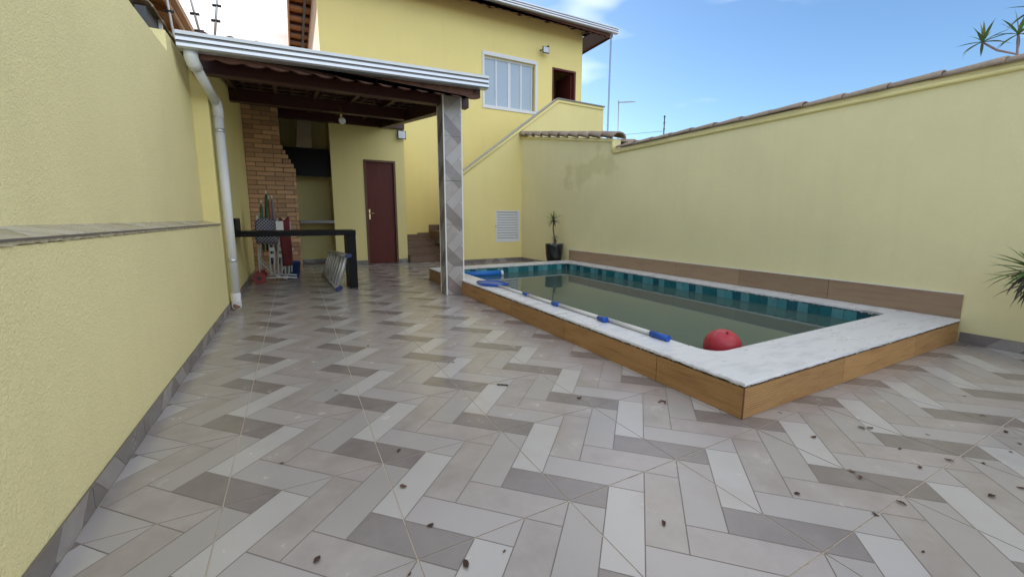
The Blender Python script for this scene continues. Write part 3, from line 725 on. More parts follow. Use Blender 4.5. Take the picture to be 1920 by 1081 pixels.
st = empty('staircase', (2.9, 9.9, 0), 'brown tiled stairs climbing beside the storeroom, seen left of the column', 'stairs')
SX0, SX1 = 2.29, 3.6
rise = .165; sy = [9.30, 9.62, 9.93]
for k, y in enumerate(sy):
    yn = sy[k + 1] if k < 2 else YH - .03
    step = box('step', SX0, SX1, y + .012, yn + .01 if k < 2 else YH - .012, k * rise + .001, (k + 1) * rise - .012, concrete, st)
    for a, b in ((SX0, SX0 + .62), (SX0 + .622, SX1)):
        box('riser_tile', a + .001, b - .001, y, y + .011, k * rise + .002, (k + 1) * rise - .013, steptile, step, .001)
        box('tread_tile', a + .001, b - .001, y - .018, yn - .001, (k + 1) * rise - .011, (k + 1) * rise, steptile, step, .002)
for k in range(15):
    x = 3.06 + k * .19 if k > 40 else 3.06 + .287 * k
    z0 = .495 + k * .2
    if z0 + .2 > 3.2: break
    step = box('step', x + .012, x + .40, YH - .9, YH - .012, z0 - .10, z0 + .188, concrete, st)
    box('riser_tile', x, x + .011, YH - .9, YH - .013, z0 + .001, z0 + .187, steptile, step, .001)
    box('tread_tile', x - .015, x + .286, YH - .9, YH - .013, z0 + .189, z0 + .2, steptile, step, .002)
    box('skirting_tile', x - .006, x + .281, YH - .012, YH - .001, z0 + .2, z0 + .345, steptile, step, .001)
box('skirting_tile', SX0 + .46, 3.053, YH - .0125, YH - .0005, .496, .64, steptile, st, .001)
box('skirting_tile', SX0, SX0 + .459, YH - .0125, YH - .0005, .496, .60, steptile, st, .001)
box('landing_floor', 7.0 - .9, 6.97, YC + .16, YH - .002, 3.0, 3.12, concrete, st)

# ------------------------------------------------------------------ storeroom with red door and cooking alcove
sr = empty('storeroom', (1.5, YD, 0), 'yellow plastered storeroom with a dark red door, under the canopy', 'outbuilding')
AX = .752; SXR = 2.272; DRX0, DRX1, DRZ = 1.39, 2.062, 2.25
wall_with_holes('wall', AX, SXR, -.05, 3.05, YD, YD + .14, [(DRX0, DRX1, -.05, DRZ)], stucco_in, sr)
box('side_wall', AX, AX + .14, YD + .141, 10.3, -.05, 3.05, stucco_in, sr)
box('side_wall', SXR - .14, SXR, YD + .141, YH - .001, -.05, 3.05, stucco_in, sr)
box('back_wall', XL - .1, SXR - .15, 10.301, 10.39, -.05, 3.3, stucco_in, sr)
d = box('door', DRX0 + .045, DRX1 - .045, YD + .045, YD + .08, .006, DRZ - .045, door_wood, sr, .002)
for a, b in ((DRX0, DRX0 + .044), (DRX1 - .044, DRX1)): box('door_frame', a, b, YD - .012, YD + .12, 0, DRZ - .045, mat('frame_wood', (.13, .05, .025), .45, var=.2, nscale=6), d, .002)
box('door_frame', DRX0, DRX1, YD - .012, YD + .12, DRZ - .044, DRZ, MATS['frame_wood'], d, .002)
h_ = box('handle', DRX0 + .07, DRX0 + .105, YD + .034, YD + .044, .98, 1.20, brass, d, .003)
tube('lever', [(DRX0 + .088, YD + .035, 1.11), (DRX0 + .088, YD - .005, 1.11), (DRX0 + .18, YD - .008, 1.11)], .009, brass, h_, 8)
skirting(sr, 'x', YD, AX + .01, DRX0 - .004, -1); skirting(sr, 'x', YD, DRX1 + .004, SXR, -1)
skirting(sr, 'x', 10.301, .1, AX - .005, -1)

hd = empty('range_hood', (.42, 9.95, 1.9), 'black range hood with a steel duct, in the alcove beside the brick barbecue', 'range hood')
bm = bmesh.new(); prism_bm(bm, [(9.62, 1.86), (9.66, 1.86), (9.90, 2.02), (9.90, 2.44), (9.62, 2.42)], 'x', -.155, .735); build('hood_body', bm, blackglass, hd)
bm = bmesh.new()
q = [[bm.verts.new((.28 + x, 9.76 + y, z)) for x, y in ((-.15, -.12), (.15, -.12), (.15, .12), (-.15, .12))] for z in (2.432, )] + [[bm.verts.new((.30 + x, 9.76 + y, z)) for x, y in ((-.13, -.11), (.13, -.11), (.13, .11), (-.13, .11))] for z in (2.75, 3.05)]
for a, b in zip(q, q[1:]):
    for k in range(4): bm.faces.new((a[k], a[(k + 1) % 4], b[(k + 1) % 4], b[k]))
bm.faces.new(q[0][::-1]); bm.faces.new(q[-1]); build('duct', bm, steel, hd)
tag(box('alcove_counter', .10, AX - .002, 9.45, 10.299, .90, .96, grey_granite, None, .004), 'grey stone counter set across the narrow alcove under the range hood', 'counter')

# ------------------------------------------------------------------ brick barbecue
bq = empty('brick_barbecue', (-.3, 9.4, 0), 'orange brick barbecue and chimney with a stepped side, against the left wall', 'barbecue')
BY = 8.70; course = .0797; bl = .285
def bx_right(z):
    if z < 1.86: return .085
    if z > 2.30: return -.135
    return .085 - (z - 1.86) / (2.30 - 1.86) * .22
bm = bmesh.new(); z = 0; i = 0
bbox(bm, XL + .001, .06, BY + .012, 10.28, 0, 1.83); bbox(bm, XL + .001, -.165, BY + .012, 10.28, 1.831, 3.04)
build('core', bm, mortar, bq)
bmeshes = {}
def brick_mesh(L):
    k = round(L, 3)
    if k not in bmeshes:
        bm = bmesh.new(); bbox(bm, 0, L, 0, .11, 0, course - .011); bmesh.ops.bevel(bm, geom=bm.edges[:], offset=.004, segments=1, affect='EDGES')
        me = bpy.data.meshes.new('brick'); bm.to_mesh(me); bm.free(); me.materials.append(brick_m); bmeshes[k] = me
    return bmeshes[k]
for i in range(37):
    z = .004 + i * course; xr = bx_right(z); x = XL + .004 - (0 if i % 2 else .137)
    while x < xr - .02:
        a = max(x, XL + .004); b = min(x + bl - .011, xr)
        if xr - b < .05: b = xr
        if b - a > .02: link('brick', brick_mesh(b - a), bq, (a, BY + random.uniform(-.004, .004), z))
        if b == xr: break
        x += bl
# ------------------------------------------------------------------ canopy (veranda roof)
cp = empty('canopy', (.7, 7, 0), 'lean-to canopy with dark red timbers, clay tiles and a banded metal gutter', 'canopy')
CS = .125
def cz(y): return 2.60 + (y - 5.2) * CS
CXL, CXR = -.76, 2.10
box('front_beam', XL - .1, 1.70, 5.13, 5.25, 2.40, 2.555, wood_beam, cp, .004)
box('beam_end', 1.97, 2.08, 5.13, 5.25, 2.40, 2.555, wood_beam, cp, .004)
box('middle_beam', XL + .001, 1.74, 7.1, 7.22, 2.62, 2.79, wood_beam, cp, .004)
box('rear_beam', XL + .001, SXR, YD - .10, YD - .002, 2.93, 3.10, wood_beam, cp, .004)
prism('edge_beam', [(5.33, 2.36), (9.36, 2.90), (9.36, 3.08), (5.33, 2.56)], 'x', 1.74, 1.86, wood_dark, cp)
for i in range(6):
    x = XL + .05 + i * .5
    if x > 1.7: x = 2.0
    prism('rafter', [(4.72, cz(4.72) - .072), (10.28, cz(10.28) - .072), (10.28, cz(10.28) - .002), (4.72, cz(4.72) - .002)], 'x', x, x + .05, wood_dark, cp)
for i in range(14):
    y = 4.82 + i * .36
    prism('batten', [(y, cz(y) + .001), (y + .04, cz(y + .04) + .001), (y + .04, cz(y + .04) + .022), (y, cz(y) + .022)], 'x', CXL + .02, CXR - .02, wood_dark, cp)
wt_c = wave_tile(.20, .42); wt_c.materials.append(clay)
for r_ in range(16):
    for i in range(14):
        y = 4.68 + r_ * .36
        link('roof_tile', wt_c, cp, (CXL + .02 + i * .2, y, cz(y) + .042 + random.uniform(-.003, .003)), (math.atan(CS) - R(1.6), 0, R(random.uniform(-.6, .6))))
# board closing the eave above the beam
scallop('tile_ends', CXL + .03, CXR - .03, 4.74, 2.53, 2.425, .2, mat('dark_clay_underside', (.13, .06, .045), .85, var=.3, nscale=12), cp)
gt = ogee_gutter('gutter', -.785, 2.12, 4.60, 2.438, 2.506, .135, cp)
# clad column
CX0, CX1, CY0, CY1, CZ1 = 1.712, 1.959, 5.08, 5.32, 2.57
colm = box('column', CX0 + .01, CX1 - .01, CY0 + .01, CY1 - .01, 0, CZ1, concrete, cp)
def face_tiles(place, loc, width, v0, zjs):
    for a, b in zip(zjs, zjs[1:]):
        hgt = b - a
        polys = [((0, 1, 4, 5, 2, 3)[c], [(x - .5 * S, y) for x, y in pl]) for c, pl in tile_polys([(-1, 0, -.5), (1, 0, .5 + width / S), (0, 1, hgt / S)])]
        me = tile_mesh(polys, [(0, width, .0012, hgt - .0012)], place)
        link('column_tile', me, colm, (loc[0], loc[1], a))
zj = [.001, .375, .925, 1.475, 2.02, 2.569]
face_tiles(lambda u, v, h: (u, -h, v), (CX0 + .014, CY0 + .001, 0), CX1 - CX0 - .028, 0, zj)
face_tiles(lambda u, v, h: (u, h, v), (CX0 + .014, CY1 - .001, 0), CX1 - CX0 - .028, 0, zj)
face_tiles(lambda u, v, h: (-h, u, v), (CX0 + .001, CY0 + .014, 0), CY1 - CY0 - .028, 0, zj)
face_tiles(lambda u, v, h: (h, u, v), (CX1 - .001, CY0 + .014, 0), CY1 - CY0 - .028, 0, zj)
for x in (CX0, CX1):
    for y in (CY0, CY1):
        sx = 1 if x == CX0 else -1; sy_ = 1 if y == CY0 else -1
        box('corner_trim', x - .002 * sx, x + .0135 * sx, y - .002 * sy_, y + .0135 * sy_, .001, CZ1 - .001, white_paint, colm, .003)
# spot under the beam and small reflector at the storeroom corner
sp = empty('spotlight', (.70, 6.6, 2.45), 'small round spotlight hanging under the canopy timbers', 'spotlight')
tube('lamp', [(.70, 6.50, 2.37), (.70, 6.58, 2.40), (.70, 6.64, 2.42)], [.045, .042, .02], white_paint, sp, 14)
tube('lens', [(.70, 6.492, 2.367), (.70, 6.4995, 2.3699)], .036, lampglass, sp, 14)
tube('mount', [(.70, 6.63, 2.42), (.70, 6.66, 2.62)], .014, brass, sp, 8)
rf = empty('floodlight', (2.2, 9.3, 2.8), 'black-framed square floodlight at the storeroom corner, under the canopy edge', 'floodlight')
box('lamp_body', 2.12, 2.30, 9.36, 9.40, 2.72, 2.90, shade_dark, rf, .004)
box('lens', 2.135, 2.285, 9.354, 9.3595, 2.735, 2.885, lampglass, rf)
box('bracket', 2.19, 2.23, 9.40, 9.468, 2.78, 2.82, shade_dark, rf)

# ------------------------------------------------------------------ downpipe
dp = empty('downpipe', (-.632, 5.34, 0), 'white plastic downpipe at the end of the left wall, bent under the gutter', 'pipe')
px, py = -.622, 5.33
tube('elbow', [(-.705, 4.70, 2.45), (-.705, 4.70, 2.40), (-.698, 4.72, 2.36), (-.686, 4.77, 2.335)], .054, pvc, dp, 16)
tube('sloping_pipe', [(-.688, 4.765, 2.338), (px - .004, py - .03, 2.17)], .043, pvc, dp, 16)
tube('elbow', [(px - .012, py - .07, 2.19), (px - .003, py - .025, 2.165), (px, py, 2.12), (px, py, 2.03)], .047, pvc, dp, 16)
tube('pipe', [(px, py, 2.05), (px, py, .13)], .043, pvc, dp, 16)
tube('pipe_end', [(px, py, .19), (px, py, .09), (px + .002, py - .02, .063), (px + .006, py - .05, .056)], .047, pvc, dp, 16)
tube('pipe_mouth', [(px + .0055, py - .048, .056), (px + .0063, py - .0515, .0557)], .038, mat('rusty_mouth', (.22, .12, .07), .8, var=.2), dp, 16)
for z in (1.90, .55):
    tube('pipe_clamp', [(px, py, z - .018), (px, py, z + .018)], .046, galv, dp, 16)

# ------------------------------------------------------------------ black stone bench counter
ct = empty('stone_counter', (.05, 6.5, 0), 'black granite counter on one slab leg, standing out from the left wall', 'counter')
box('countertop', XL + .001, .765, 6.22, 6.78, .795, .835, granite, ct, .003)
box('apron', XL + .001, .765, 6.215, 6.245, .765, .794, granite, ct, .002)
box('slab_leg', .655, .764, 6.25, 6.76, 0, .794, granite, ct, .003)
box('backsplash', XL + .001, XL + .028, 6.23, 6.76, .8355, 1.0, granite, ct, .002)

# ------------------------------------------------------------------ folded aluminium ladder on its side
ld = empty('ladder', (.5, 7.1, 0), 'folded aluminium stepladder with blue feet, lying on edge under the black counter', 'ladder')
Y0, Y1 = 6.05, 8.05
lean = Vector((.30, 0, .95)).normalized(); nrm = Vector((.95, 0, -.30))
for fr, (off, dx, y0) in enumerate(((0, 0, Y0 + .02), (.055, .02, Y0 + .16))):
    b0 = Vector((.47, 0, .035)) + nrm * off * .9 + Vector((0, 0, .012 * fr)); b1 = Vector((.385, 0, .035)) + nrm * off * .9 + Vector((0, 0, .012 * fr))
    H0, H1 = .47, .40
    lo = [Vector((b0.x, y0, b0.z)), Vector((b1.x, Y1, b1.z))]
    hi = [lo[0] + lean * H0, lo[1] + lean * H1 + Vector((0, 0, 0))]
    for name, pts in (('rail', lo), ('rail', hi)):
        tube(name, pts, [.022, .022], alu, ld, 6)
    for k in range(8):
        t = (k + .35 + .25 * fr) / 8; a = lo[0].lerp(lo[1], t); b = hi[0].lerp(hi[1], t)
        tube('rung', [a, b], .013, alu, ld, 8)
    for p_, q_ in ((lo[0], lo[1]), (hi[0], hi[1])):
        dd = (p_ - q_).normalized(); tube('rubber_foot', [p_ - dd * .01, p_ + dd * .06], .027, navy, ld, 8)

# ------------------------------------------------------------------ beach cart and what it carries
kx, ky = -.36, 7.45
bc = empty('beach_cart', (kx, ky, 0), 'white tube beach trolley with red wheels, parked against the brick barbecue', 'trolley')
for sx in (0, 1):
    X = -.50 + .0 * sx; Yw = ky - .10 + .34 * sx
    tube('frame_tube', [(-.52, Yw, .13), (-.52, Yw, .45), (-.50, Yw + .02, 1.02)], .012, tube_white, bc, 8)
    tube('frame_tube', [(-.52, Yw + .001, .36), (-.36, Yw + .001, .16), (-.28, Yw + .001, .10), (-.15, Yw + .001, .05)], .012, tube_white, bc, 8)
    tube('foot_tube', [(-.46, Yw - .015, .085), (-.20, Yw - .015, .085), (-.02, Yw - .015, .065)], .012, tube_white, bc, 8)
    tube('brace_tube', [(-.27, Yw + .012, .10), (-.16, Yw + .012, .30), (-.05, Yw + .012, .52)], .011, tube_white, bc, 8)
    wl_ = tube('wheel', [(-.53, Yw - .06, .092), (-.53, Yw - .022, .092)], [.09, .09], red_pl, bc, 20)
    tube('hub', [(-.53, Yw - .07, .092), (-.53, Yw - .0605, .092)], .03, shade_dark, wl_, 10)
tube('handle', [(-.50, ky - .08, 1.02), (-.495, ky + .08, 1.06), (-.50, ky + .26, 1.02)], .012, tube_white, bc, 8)
tube('axle', [(-.53, ky - .1, .092), (-.53, ky + .26, .092)], .01, tube_white, bc, 8)
def folded_chair(x, y, tilt, label):
    e = empty('folding_chair', (x, y, .1), label, 'folding chair', 'folded beach chairs on the trolley')
    for s in (-.02, .10):
        tube('leg', [(x + s * .3, y + s, .12), (x + s * .3 + tilt * .5, y + s, .55), (x + s * .3 + tilt, y + s, 1.0)], .012, tube_white, e, 8)
        tube('leg', [(x + .05 + s * .3, y + s + .01, .14), (x + .07 + s * .3, y + s + .01, .5), (x + .04 + tilt + s * .3, y + s + .01, .95)], .012, tube_white, e, 8)
    for k in range(5): box('slat', x - .012 + tilt * .5, x + .052 + tilt * .5, y - .045, y - .031, .40 + k * .10, .46 + k * .10, tube_white, e, .004)
    box('seat_sling', x + .01, x + .03, y - .02, y + .09, .30, .92, dark_fab, e)
folded_chair(-.37, ky - .12, .02, 'white folding beach chair nearest the left wall, on the trolley')
folded_chair(-.27, ky - .10, .05, 'white folding beach chair in the middle, on the trolley')
folded_chair(-.17, ky - .08, .03, 'white folding beach chair beside the red cloth, on the trolley')
def sack(name, x0, x1, y0, y1, z0, z1, m, label, cat, seed=1, sag=.02, sub=6):
    bm = bmesh.new(); r_ = random.Random(seed)
    bmesh.ops.create_cube(bm, size=1); bmesh.ops.subdivide_edges(bm, edges=bm.edges[:], cuts=sub, use_grid_fill=True)
    for v in bm.verts:
        x, y, z = v.co
        k = 1 - .35 * max(abs(x), abs(y)) ** 4 * 2
        b_ = .86 + .14 * math.cos(z * 3) + .04 * math.sin(x * 9 + z * 7 + seed) + .03 * math.sin(y * 11 + seed)
        v.co = Vector(((x0 + x1) / 2 + x * (x1 - x0) * b_, (y0 + y1) / 2 + y * (y1 - y0) * b_, (z0 + z1) / 2 + z * (z1 - z0) * (1 - .12 * (x * x + y * y)) + r_.uniform(-.008, .008) + sag * math.sin(x * 6 + seed) * (z > 0)))
    o = build(name, bm, m, None, True); return tag(o, label, cat)
sack('checked_bag', -.53, -.22, 7.14, 7.30, .62, .99, check_m, 'dark blue and white checked cloth bag hanging on the trolley', 'bag', 2)
sack('red_cloth', -.21, -.06, 7.27, 7.38, .26, 1.0, redcloth, 'crumpled red cloth hanging beside the checked bag, by the bricks', 'cloth', 5, .03)
tag(box('white_box_frame', -.25, -.15, 7.10, 7.13, .82, .96, tube_white, None, .004), 'small white plastic frame beside the checked bag above the counter', 'frame')
def umbrella(name, x, y, z0, x2, z1, m, label):
    e = empty(name, (x, y, z0), label, 'umbrella')
    tube('canopy', [(x, y, z0), (x + (x2 - x) * .5, y, (z0 + z1) / 2), (x2, y, z1 - .1), (x2, y, z1 - .05)], [.018, .024, .018, .009], m, e, 10)
    tube('shaft', [(x2, y, z1 - .05), (x2 + (x2 - x) * .1, y, z1)], .009, tube_white, e, 6)
umbrella('beach_umbrella', -.40, 7.42, .5, -.36, 1.42, green_fab, 'taller green folded beach umbrella standing in the trolley')
umbrella('beach_umbrella', -.45, 7.40, .5, -.43, 1.27, mat('green_fabric_pale', (.04, .13, .07), .7), 'shorter green folded beach umbrella standing in the trolley')
umbrella('beach_umbrella', -.31, 7.44, .5, -.33, 1.34, orange_pl, 'orange and red folded umbrella between the green ones and the wall bricks')
umbrella('beach_umbrella', -.27, 7.46, .5, -.285, 1.35, mat('grey_lilac_fabric', (.20, .18, .22), .7), 'thin grey folded umbrella, rightmost in the trolley')
bk = empty('bucket', (-.08, 7.95, 0), 'blue plastic bucket on the floor by the barbecue', 'bucket')
bm = bmesh.new(); lathe_bm(bm, (-.10, 7.95, 0), [(.11, 0), (.12, .01), (.15, .25), (.158, .25), (.158, .27), (.145, .27), (.11, .02)], 20); build('bucket_body', bm, mat('bucket_blue', (.015, .06, .2), .4), bk)

# ------------------------------------------------------------------ plants
def leaf_mesh(name, L, W, droop, m, seg=7):
    """strap leaf along +X arching up then down, folded along the midrib"""
    bm = bmesh.new(); rows = []
    for i in range(seg + 1):
        t = i / seg; w = W * (math.sin(math.pi * min(1, t * .9 + .12)) ** .6) * (1 - t ** 4 * .9)
        a = droop * t * t; x = L * (t - .25 * abs(droop) * t ** 3); z = L * (.08 * t - a * .5)
        rows.append([bm.verts.new((x, -w / 2, z + w * .18)), bm.verts.new((x, 0, z)), bm.verts.new((x, w / 2, z + w * .18))])
    for p_, q_ in zip(rows, rows[1:]):
        for k in (0, 1): f = bm.faces.new((p_[k], p_[k + 1], q_[k + 1], q_[k])); f.smooth = True
    me = bpy.data.meshes.new(name); bm.to_mesh(me); bm.free(); me.materials.append(m); return me
def rosette(parent, c, n_, L, W, rnd, elev=(-25, 80), young=leaf_pale, mid=leaf_m, old=leaf_old, azr=(0, 360), oldf=.25):
    for i in range(n_):
        f = i / max(1, n_ - 1); el = elev[0] + (elev[1] - elev[0]) * f + rnd.uniform(-9, 9)
        m = old if f < oldf else (young if f > .85 else mid)
        me = leaf_mesh('leaf', L * rnd.uniform(.75, 1.1), W * rnd.uniform(.85, 1.15), rnd.uniform(.25, .75) * (1.1 - f * .8), m)
        az = azr[0] + (i * 137.5 + rnd.uniform(-20, 20)) % (azr[1] - azr[0])
        link('leaf', me, parent, c, (0, -R(el), R(az)))
rd = random.Random(21)
pp = empty('potted_plant', (4.55, 6.83, 0), 'spindly potted dracaena in a glossy black pot, in the corner by the pool', 'potted plant')
bm = bmesh.new(); lathe_bm(bm, (4.55, 6.83, 0), [(.10, 0), (.108, .01), (.135, .12), (.165, .30), (.176, .46), (.18, .50), (.166, .50), (.16, .455), (.01, .45)], 28); potb = build('pot', bm, pot_m, pp)
pbm = bpy.data.meshes.new('pebble'); bm = bmesh.new(); bmesh.ops.create_icosphere(bm, subdivisions=1, radius=.02); bm.to_mesh(pbm); bm.free(); pbm.materials.append(pebble)
for i in range(46):
    a, r_ = rd.uniform(0, 6.28), .145 * math.sqrt(rd.random()); o = link('pebble', pbm, potb, (4.55 + r_ * math.cos(a), 6.83 + r_ * math.sin(a), .462 + rd.uniform(0, .02)), (rd.random() * 3, rd.random() * 3, 0)); o.scale = (1, rd.uniform(.7, 1.2), .7)
tube('stem', [(4.56, 6.83, .45), (4.555, 6.83, .62), (4.53, 6.84, .80), (4.525, 6.83, .97)], [.018, .015, .014, .013], stem_m, pp, 8)
tube('stem', [(4.58, 6.84, .45), (4.585, 6.85, .58)], .012, stem_m, pp, 8)
rosette(pp, (4.525, 6.83, .97), 30, .22, .030, rd, (-60, 80), oldf=.4)
rosette(pp, (4.585, 6.85, .58), 12, .13, .016, rd, (-50, 70), oldf=.5)
rosette(pp, (4.55, 6.82, .60), 10, .13, .016, rd, (-50, 70), oldf=.5)

fp = empty('dracaena_plant', (4.45, .52, 0), 'bushy strap-leaved plant at the right edge, in front of the yellow wall', 'plant')
bm = bmesh.new(); lathe_bm(bm, (4.50, .40, 0), [(.10, 0), (.11, .01), (.14, .2), (.15, .30), (.135, .30), (.13, .27), (.01, .26)], 24); build('pot', bm, pot_m, fp)
tube('stem', [(4.50, .40, .25), (4.47, .62, .5), (4.42, .76, .66)], [.02, .018, .016], stem_m, fp, 8)
rosette(fp, (4.42, .77, .65), 56, .29, .032, rd, (-68, 45), oldf=.34, young=leaf_pale)
rosette(fp, (4.45, .74, .58), 34, .28, .034, rd, (-70, 20), oldf=.6)
def wall_dracaena(label, base, stems):
    e = empty('dracaena_plant', (base[0], base[1], 0), label, 'plant', 'dracaenas rising over the right wall')
    for pts, n_, L in stems:
        tube('stem', pts, [.014] + [.009] * (len(pts) - 2) + [.007], mat('rosy_stem', (.30, .20, .19), .7), e, 8)
        rosette(e, pts[-1], n_, L, .024, rd, (-30, 82), oldf=.0, mid=mat('strap_leaf_bright', (.12, .21, .07), .45, var=.25, nscale=9, orand=.2))
wall_dracaena('green spiky dracaena leaning over the tile capping on a curved bare stem', (5.75, 1.05), [([(5.75, 1.05, 0), (5.72, 1.1, 1.6), (5.62, 1.30, 2.40), (5.60, 1.42, 2.47), (5.60, 1.52, 2.57)], 19, .22)])
wall_dracaena('taller green dracaena behind the right wall, cut by the frame edge', (5.9, 1.2), [([(5.9, 1.2, 0), (5.85, 1.22, 1.8), (5.75, 1.33, 2.40), (5.75, 1.345, 2.60)], 16, .22), ([(5.9, 1.16, 0), (5.86, 1.18, 1.8), (5.80, 1.27, 2.4), (5.80, 1.27, 2.80)], 16, .25)])

# ------------------------------------------------------------------ things on and in the pool
nt = empty('pool_skimmer', (2.12, 3.2, PZ), 'blue leaf skimmer on a telescopic white pole, lying along the marble coping', 'skimmer')
zb = PZ + .017
bm = bmesh.new()
prism_bm(bm, [(1.985, 4.73), (2.20, 4.62), (2.215, 4.36), (2.07, 4.33), (1.955, 4.50)], 'z', PZ + .008, PZ + .027)
build('net_frame', bm, blue_pl, nt)
tube('rim', [(1.985, 4.73, PZ + .022), (2.20, 4.62, PZ + .024), (2.225, 4.36, PZ + .024), (2.07, 4.33, PZ + .022), (1.95, 4.50, PZ + .022), (1.985, 4.73, PZ + .022)], .011, blue_pl, nt, 8)
tube('pole', [(2.105, 4.36, zb), (2.112, 3.67, zb)], .0125, tube_white, nt, 12)
tube('pole', [(2.112, 3.67, zb), (2.122, 3.11, zb)], .0140, tube_white, nt, 12)
tube('pole', [(2.122, 3.11, zb), (2.134, 2.44, zb)], .0155, tube_white, nt, 12)
tube('pole', [(2.134, 2.44, zb), (2.142, 1.95, zb)], .0165, tube_white, nt, 12)
for y, r_ in ((3.70, .019), (3.14, .021), (2.47, .023)): tube('locking_collar', [(2.112, y - .05, zb + .004), (2.112, y - .012, zb + .004), (2.111, y - .008, zb + .004), (2.111, y + .045, zb + .004)], [r_, r_, r_ * .82, r_ * .8], blue_pl, nt, 12)
nt.children[-1].location.x += .022; nt.children[-2].location.x += .012
tube('grip', [(2.142, 1.99, zb + .004), (2.144, 1.84, zb + .004)], .021, blue_pl, nt, 14)
bl_ = empty('ball', (2.57, 1.74, .02), 'red rubber ball floating in the near corner of the pool', 'ball')
bm = bmesh.new(); bmesh.ops.create_uvsphere(bm, u_segments=40, v_segments=24, radius=.124)
for v in bm.verts: v.co += Vector((2.60, 1.765, .110))
build('ball_shell', bm, red_rub, bl_, True)
tube('valve', [(2.575, 1.72, .222), (2.572, 1.715, .230)], .008, mat('dark_red', (.25, .01, .015), .5), bl_, 8)
fr = empty('foam_roll', (2.65, 6.08, WATER), 'blue foam float roll with white end cap, at the far end of the pool', 'float')
tube('roll', [(2.25, 6.17, .10), (2.98, 6.06, .10)], .047, blue_foam, fr, 18)
tube('end_cap', [(2.98, 6.06, .10), (3.02, 6.054, .10)], .044, white_paint, fr, 18)
fd = empty('chlorine_floater', (2.46, 2.08, WATER), 'small blue floating dispenser peeping over the coping near the ball', 'dispenser')
bm = bmesh.new(); lathe_bm(bm, (2.44, 2.10, WATER - .055), [(.03, 0), (.06, .01), (.065, .04), (.04, .06), (.03, .085), (.01, .09)], 18); build('float_body', bm, blue_pl, fd)

# fallen leaves
lv = []
for k in range(4):
    bm = bmesh.new(); n_ = 6; rows = []; r_ = random.Random(k)
    for i in range(n_ + 1):
        t = i / n_; w = .017 * math.sin(math.pi * min(1, t * .93 + .05)) + .001; z = .003 + .006 * math.sin(t * 3 + k) ** 2 + r_.uniform(0, .002); x = (t - .5) * .055; b_ = .006 * math.sin(t * 2.6 + k)
        rows.append([bm.verts.new((x, b_ - w, z + .003)), bm.verts.new((x, b_, z)), bm.verts.new((x, b_ + w * .8, z + .005))])
    for p_, q_ in zip(rows, rows[1:]):
        for j in (0, 1): bm.faces.new((p_[j], p_[j + 1], q_[j + 1], q_[j]))
    me = bpy.data.meshes.new('fallen_leaf'); bm.to_mesh(me); bm.free(); me.materials.append(deadleaf); lv.append(me)
LEAVES = [(-.008, 1.225), (.296, 1.439), (.33, 1.201), (.338, 1.691), (-.113, 1.826), (.497, .994), (.375, 1.002), (1.014, .851), (.223, 1.047), (2.167, 1.122), (2.052, .911), (1.566, .728), (2.354, .85), (2.386, .828), (2.551, .674), (2.282, .685), (2.178, .582), (2.353, .548), (1.902, .699), (1.883, .667), (1.836, .525), (1.685, .541), (1.619, .4), (2.45, .475), (2.175, .387), (2.341, .353), (2.908, .513), (2.677, .448), (2.81, .45), (.92, 2.63), (.15, 2.5), (-.28, 2.9), (.45, 3.3), (1.35, 1.75), (3.3, .75), (3.05, .62)]
rl = random.Random(5)
for i, (x, y) in enumerate(LEAVES):
    o = link('fallen_leaf', lv[i % 4], None, (x, y, 0), (0, 0, rl.uniform(0, 6.28))); s_ = rl.uniform(.24, .58); o.scale = (s_, s_ * rl.uniform(.7, 1.2), s_)
    tag(o, 'dry brown leaf fallen on the tiled floor', 'leaf', 'fallen leaves on the floor')
for pts, lb in (([(1.02, 2.13), (1.045, 2.115), (1.075, 2.09)], 'bare curved twig on the pale floor tiles in the middle'), ([(1.70, 1.50), (1.725, 1.51), (1.74, 1.49), (1.72, 1.475)], 'hooked twig on the floor beside the wood-look pool side')):
    tag(tube('twig', [(x, y, .006) for x, y in pts], .004, deadleaf, None, 6), lb, 'twig')

# ------------------------------------------------------------------ neighbours and rooftop bits
nb = empty('neighbour_house', (-2.4, 7, 0), 'neighbouring house with a wooden boarded eave above the left wall', 'house')
box('wall', -6, -2.0, 4.5, 12, -.05, 4.2, mat('neighbour_wall', (.5, .42, .3), .9), nb)
for i in range(24):
    y = 3.9 + i * .34
    prism('eave_board', [(-6, 5.1), (-1.42, 4.12), (-1.42, 4.15), (-6, 5.13)], 'y', y, y + .325, wood_soffit, nb)
for i in range(8): prism('rafter', [(-6, 5.0), (-1.45, 4.03), (-1.45, 4.115), (-6, 5.09)], 'y', 4.2 + i * 1.02, 4.28 + i * 1.02, MATS['soffit_boards'], nb)
box('fascia', -1.419, -1.38, 3.8, 12, 4.02, 4.22, wood_pale, nb)
box('gutter', -1.379, -1.30, 3.8, 12, 4.10, 4.20, wood_pale, nb)
fl_ = empty('flashing_wall', (-1.05, 5.6, 0), 'dark slate-coloured party wall topped with broken clay tiles, above the left wall', 'wall')
box('panel', -1.14, -1.06, 5.1, 10, 2.0, 2.90, slate, fl_)
y = 5.1
while y < 7:
    link('cap_tile', capm, fl_, (-1.10, y, 2.905), (R(1.5), 0, R(random.uniform(-2, 2)))); y += .34
box('white_stake', -1.055, -1.03, 5.46, 5.52, 2.6, 2.93, white_paint, fl_)
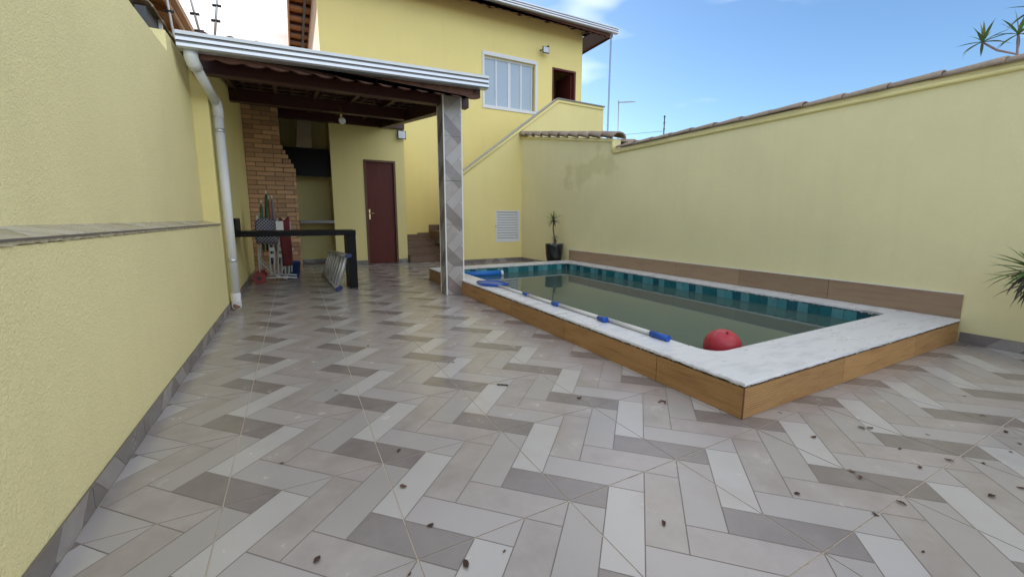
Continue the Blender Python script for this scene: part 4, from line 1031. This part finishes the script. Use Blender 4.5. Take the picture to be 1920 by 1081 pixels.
def post(a, b, r_, m, label, knobs, grp='electric fence posts', ks=1.):
    e = empty('fence_post', a, label, 'fence post', grp)
    tube('rod', [a, b], r_, m, e, 8); A, B = Vector(a), Vector(b)
    for t in knobs:
        p = A.lerp(B, t); tube('insulator', [p + Vector((-.05 * ks, 0, 0)), p + Vector((.05 * ks, 0, .006))], .018 * ks, shade_dark, e, 8)
post((-.915, 7, 3.30), (-1.07, 7, 4.3), .014, alu, 'leaning metal electric-fence post, in the middle above the canopy gutter', (.12, .32, .55))
post((-.79, 7, 3.25), (-.655, 7, 4.2), .014, alu, 'metal electric-fence post leaning right above the canopy gutter, nearest the house', (.35, .55, .75))
post((-1.19, 7, 3.1), (-1.27, 7, 4.2), .013, white_paint, 'thick white electric-fence post beside the wooden eave', (.45, .7))
post((4.90, 4.50, 2.1), (4.90, 4.50, 2.49), .008, shade_dark, 'short dark electric-fence post on the right wall', (.5, .72, .95), ks=.35)
tag(tube('fence_wire', [(4.90, 4.5, 2.27), (4.95, 6.5, 2.50), (5.2, 9.5, 2.62)], .0025, shade_dark, None, 5), 'thin electric-fence wire running back from the dark post', 'wire')
an = empty('antenna', (9, 10.05, 0), 'thin rooftop antenna mast beyond the right wall', 'antenna')
tube('mast', [(9, 10.05, 2.5), (9, 10.09, 4.56)], .016, alu, an, 8)
tube('boom', [(9, 10.12, 4.50), (9, 9.40, 4.36)], .012, alu, an, 6)
for k in range(5): tube('element', [(8.85, 9.98 - k * .12, 4.475 - k * .023), (9.15, 9.98 - k * .12, 4.475 - k * .023)], .005, alu, an, 5)
ns = empty('neighbour_shed', (6.4, 7, 0), 'neighbouring shed with clay tile roof just beyond the right wall', 'shed')
box('wall', 5.1, 7.8, 5.5, 8.4, -.05, 2.2, mat('shed_wall', (.42, .38, .3), .9), ns)
wt_s = wave_tile(.2, .42); wt_s.materials.append(clay_cap)
for r_ in range(8):
    for i in range(6):
        y = 5.3 + r_ * .36
        link('roof_tile', wt_s, ns, (4.96 + i * .2, y, 2.26 + (y - 5.3) * .18), (math.atan(.18), 0, 0))
box('roof_deck', 4.93, 7.8, 5.35, 8.4, 2.16, 2.2, wood_dark, ns)
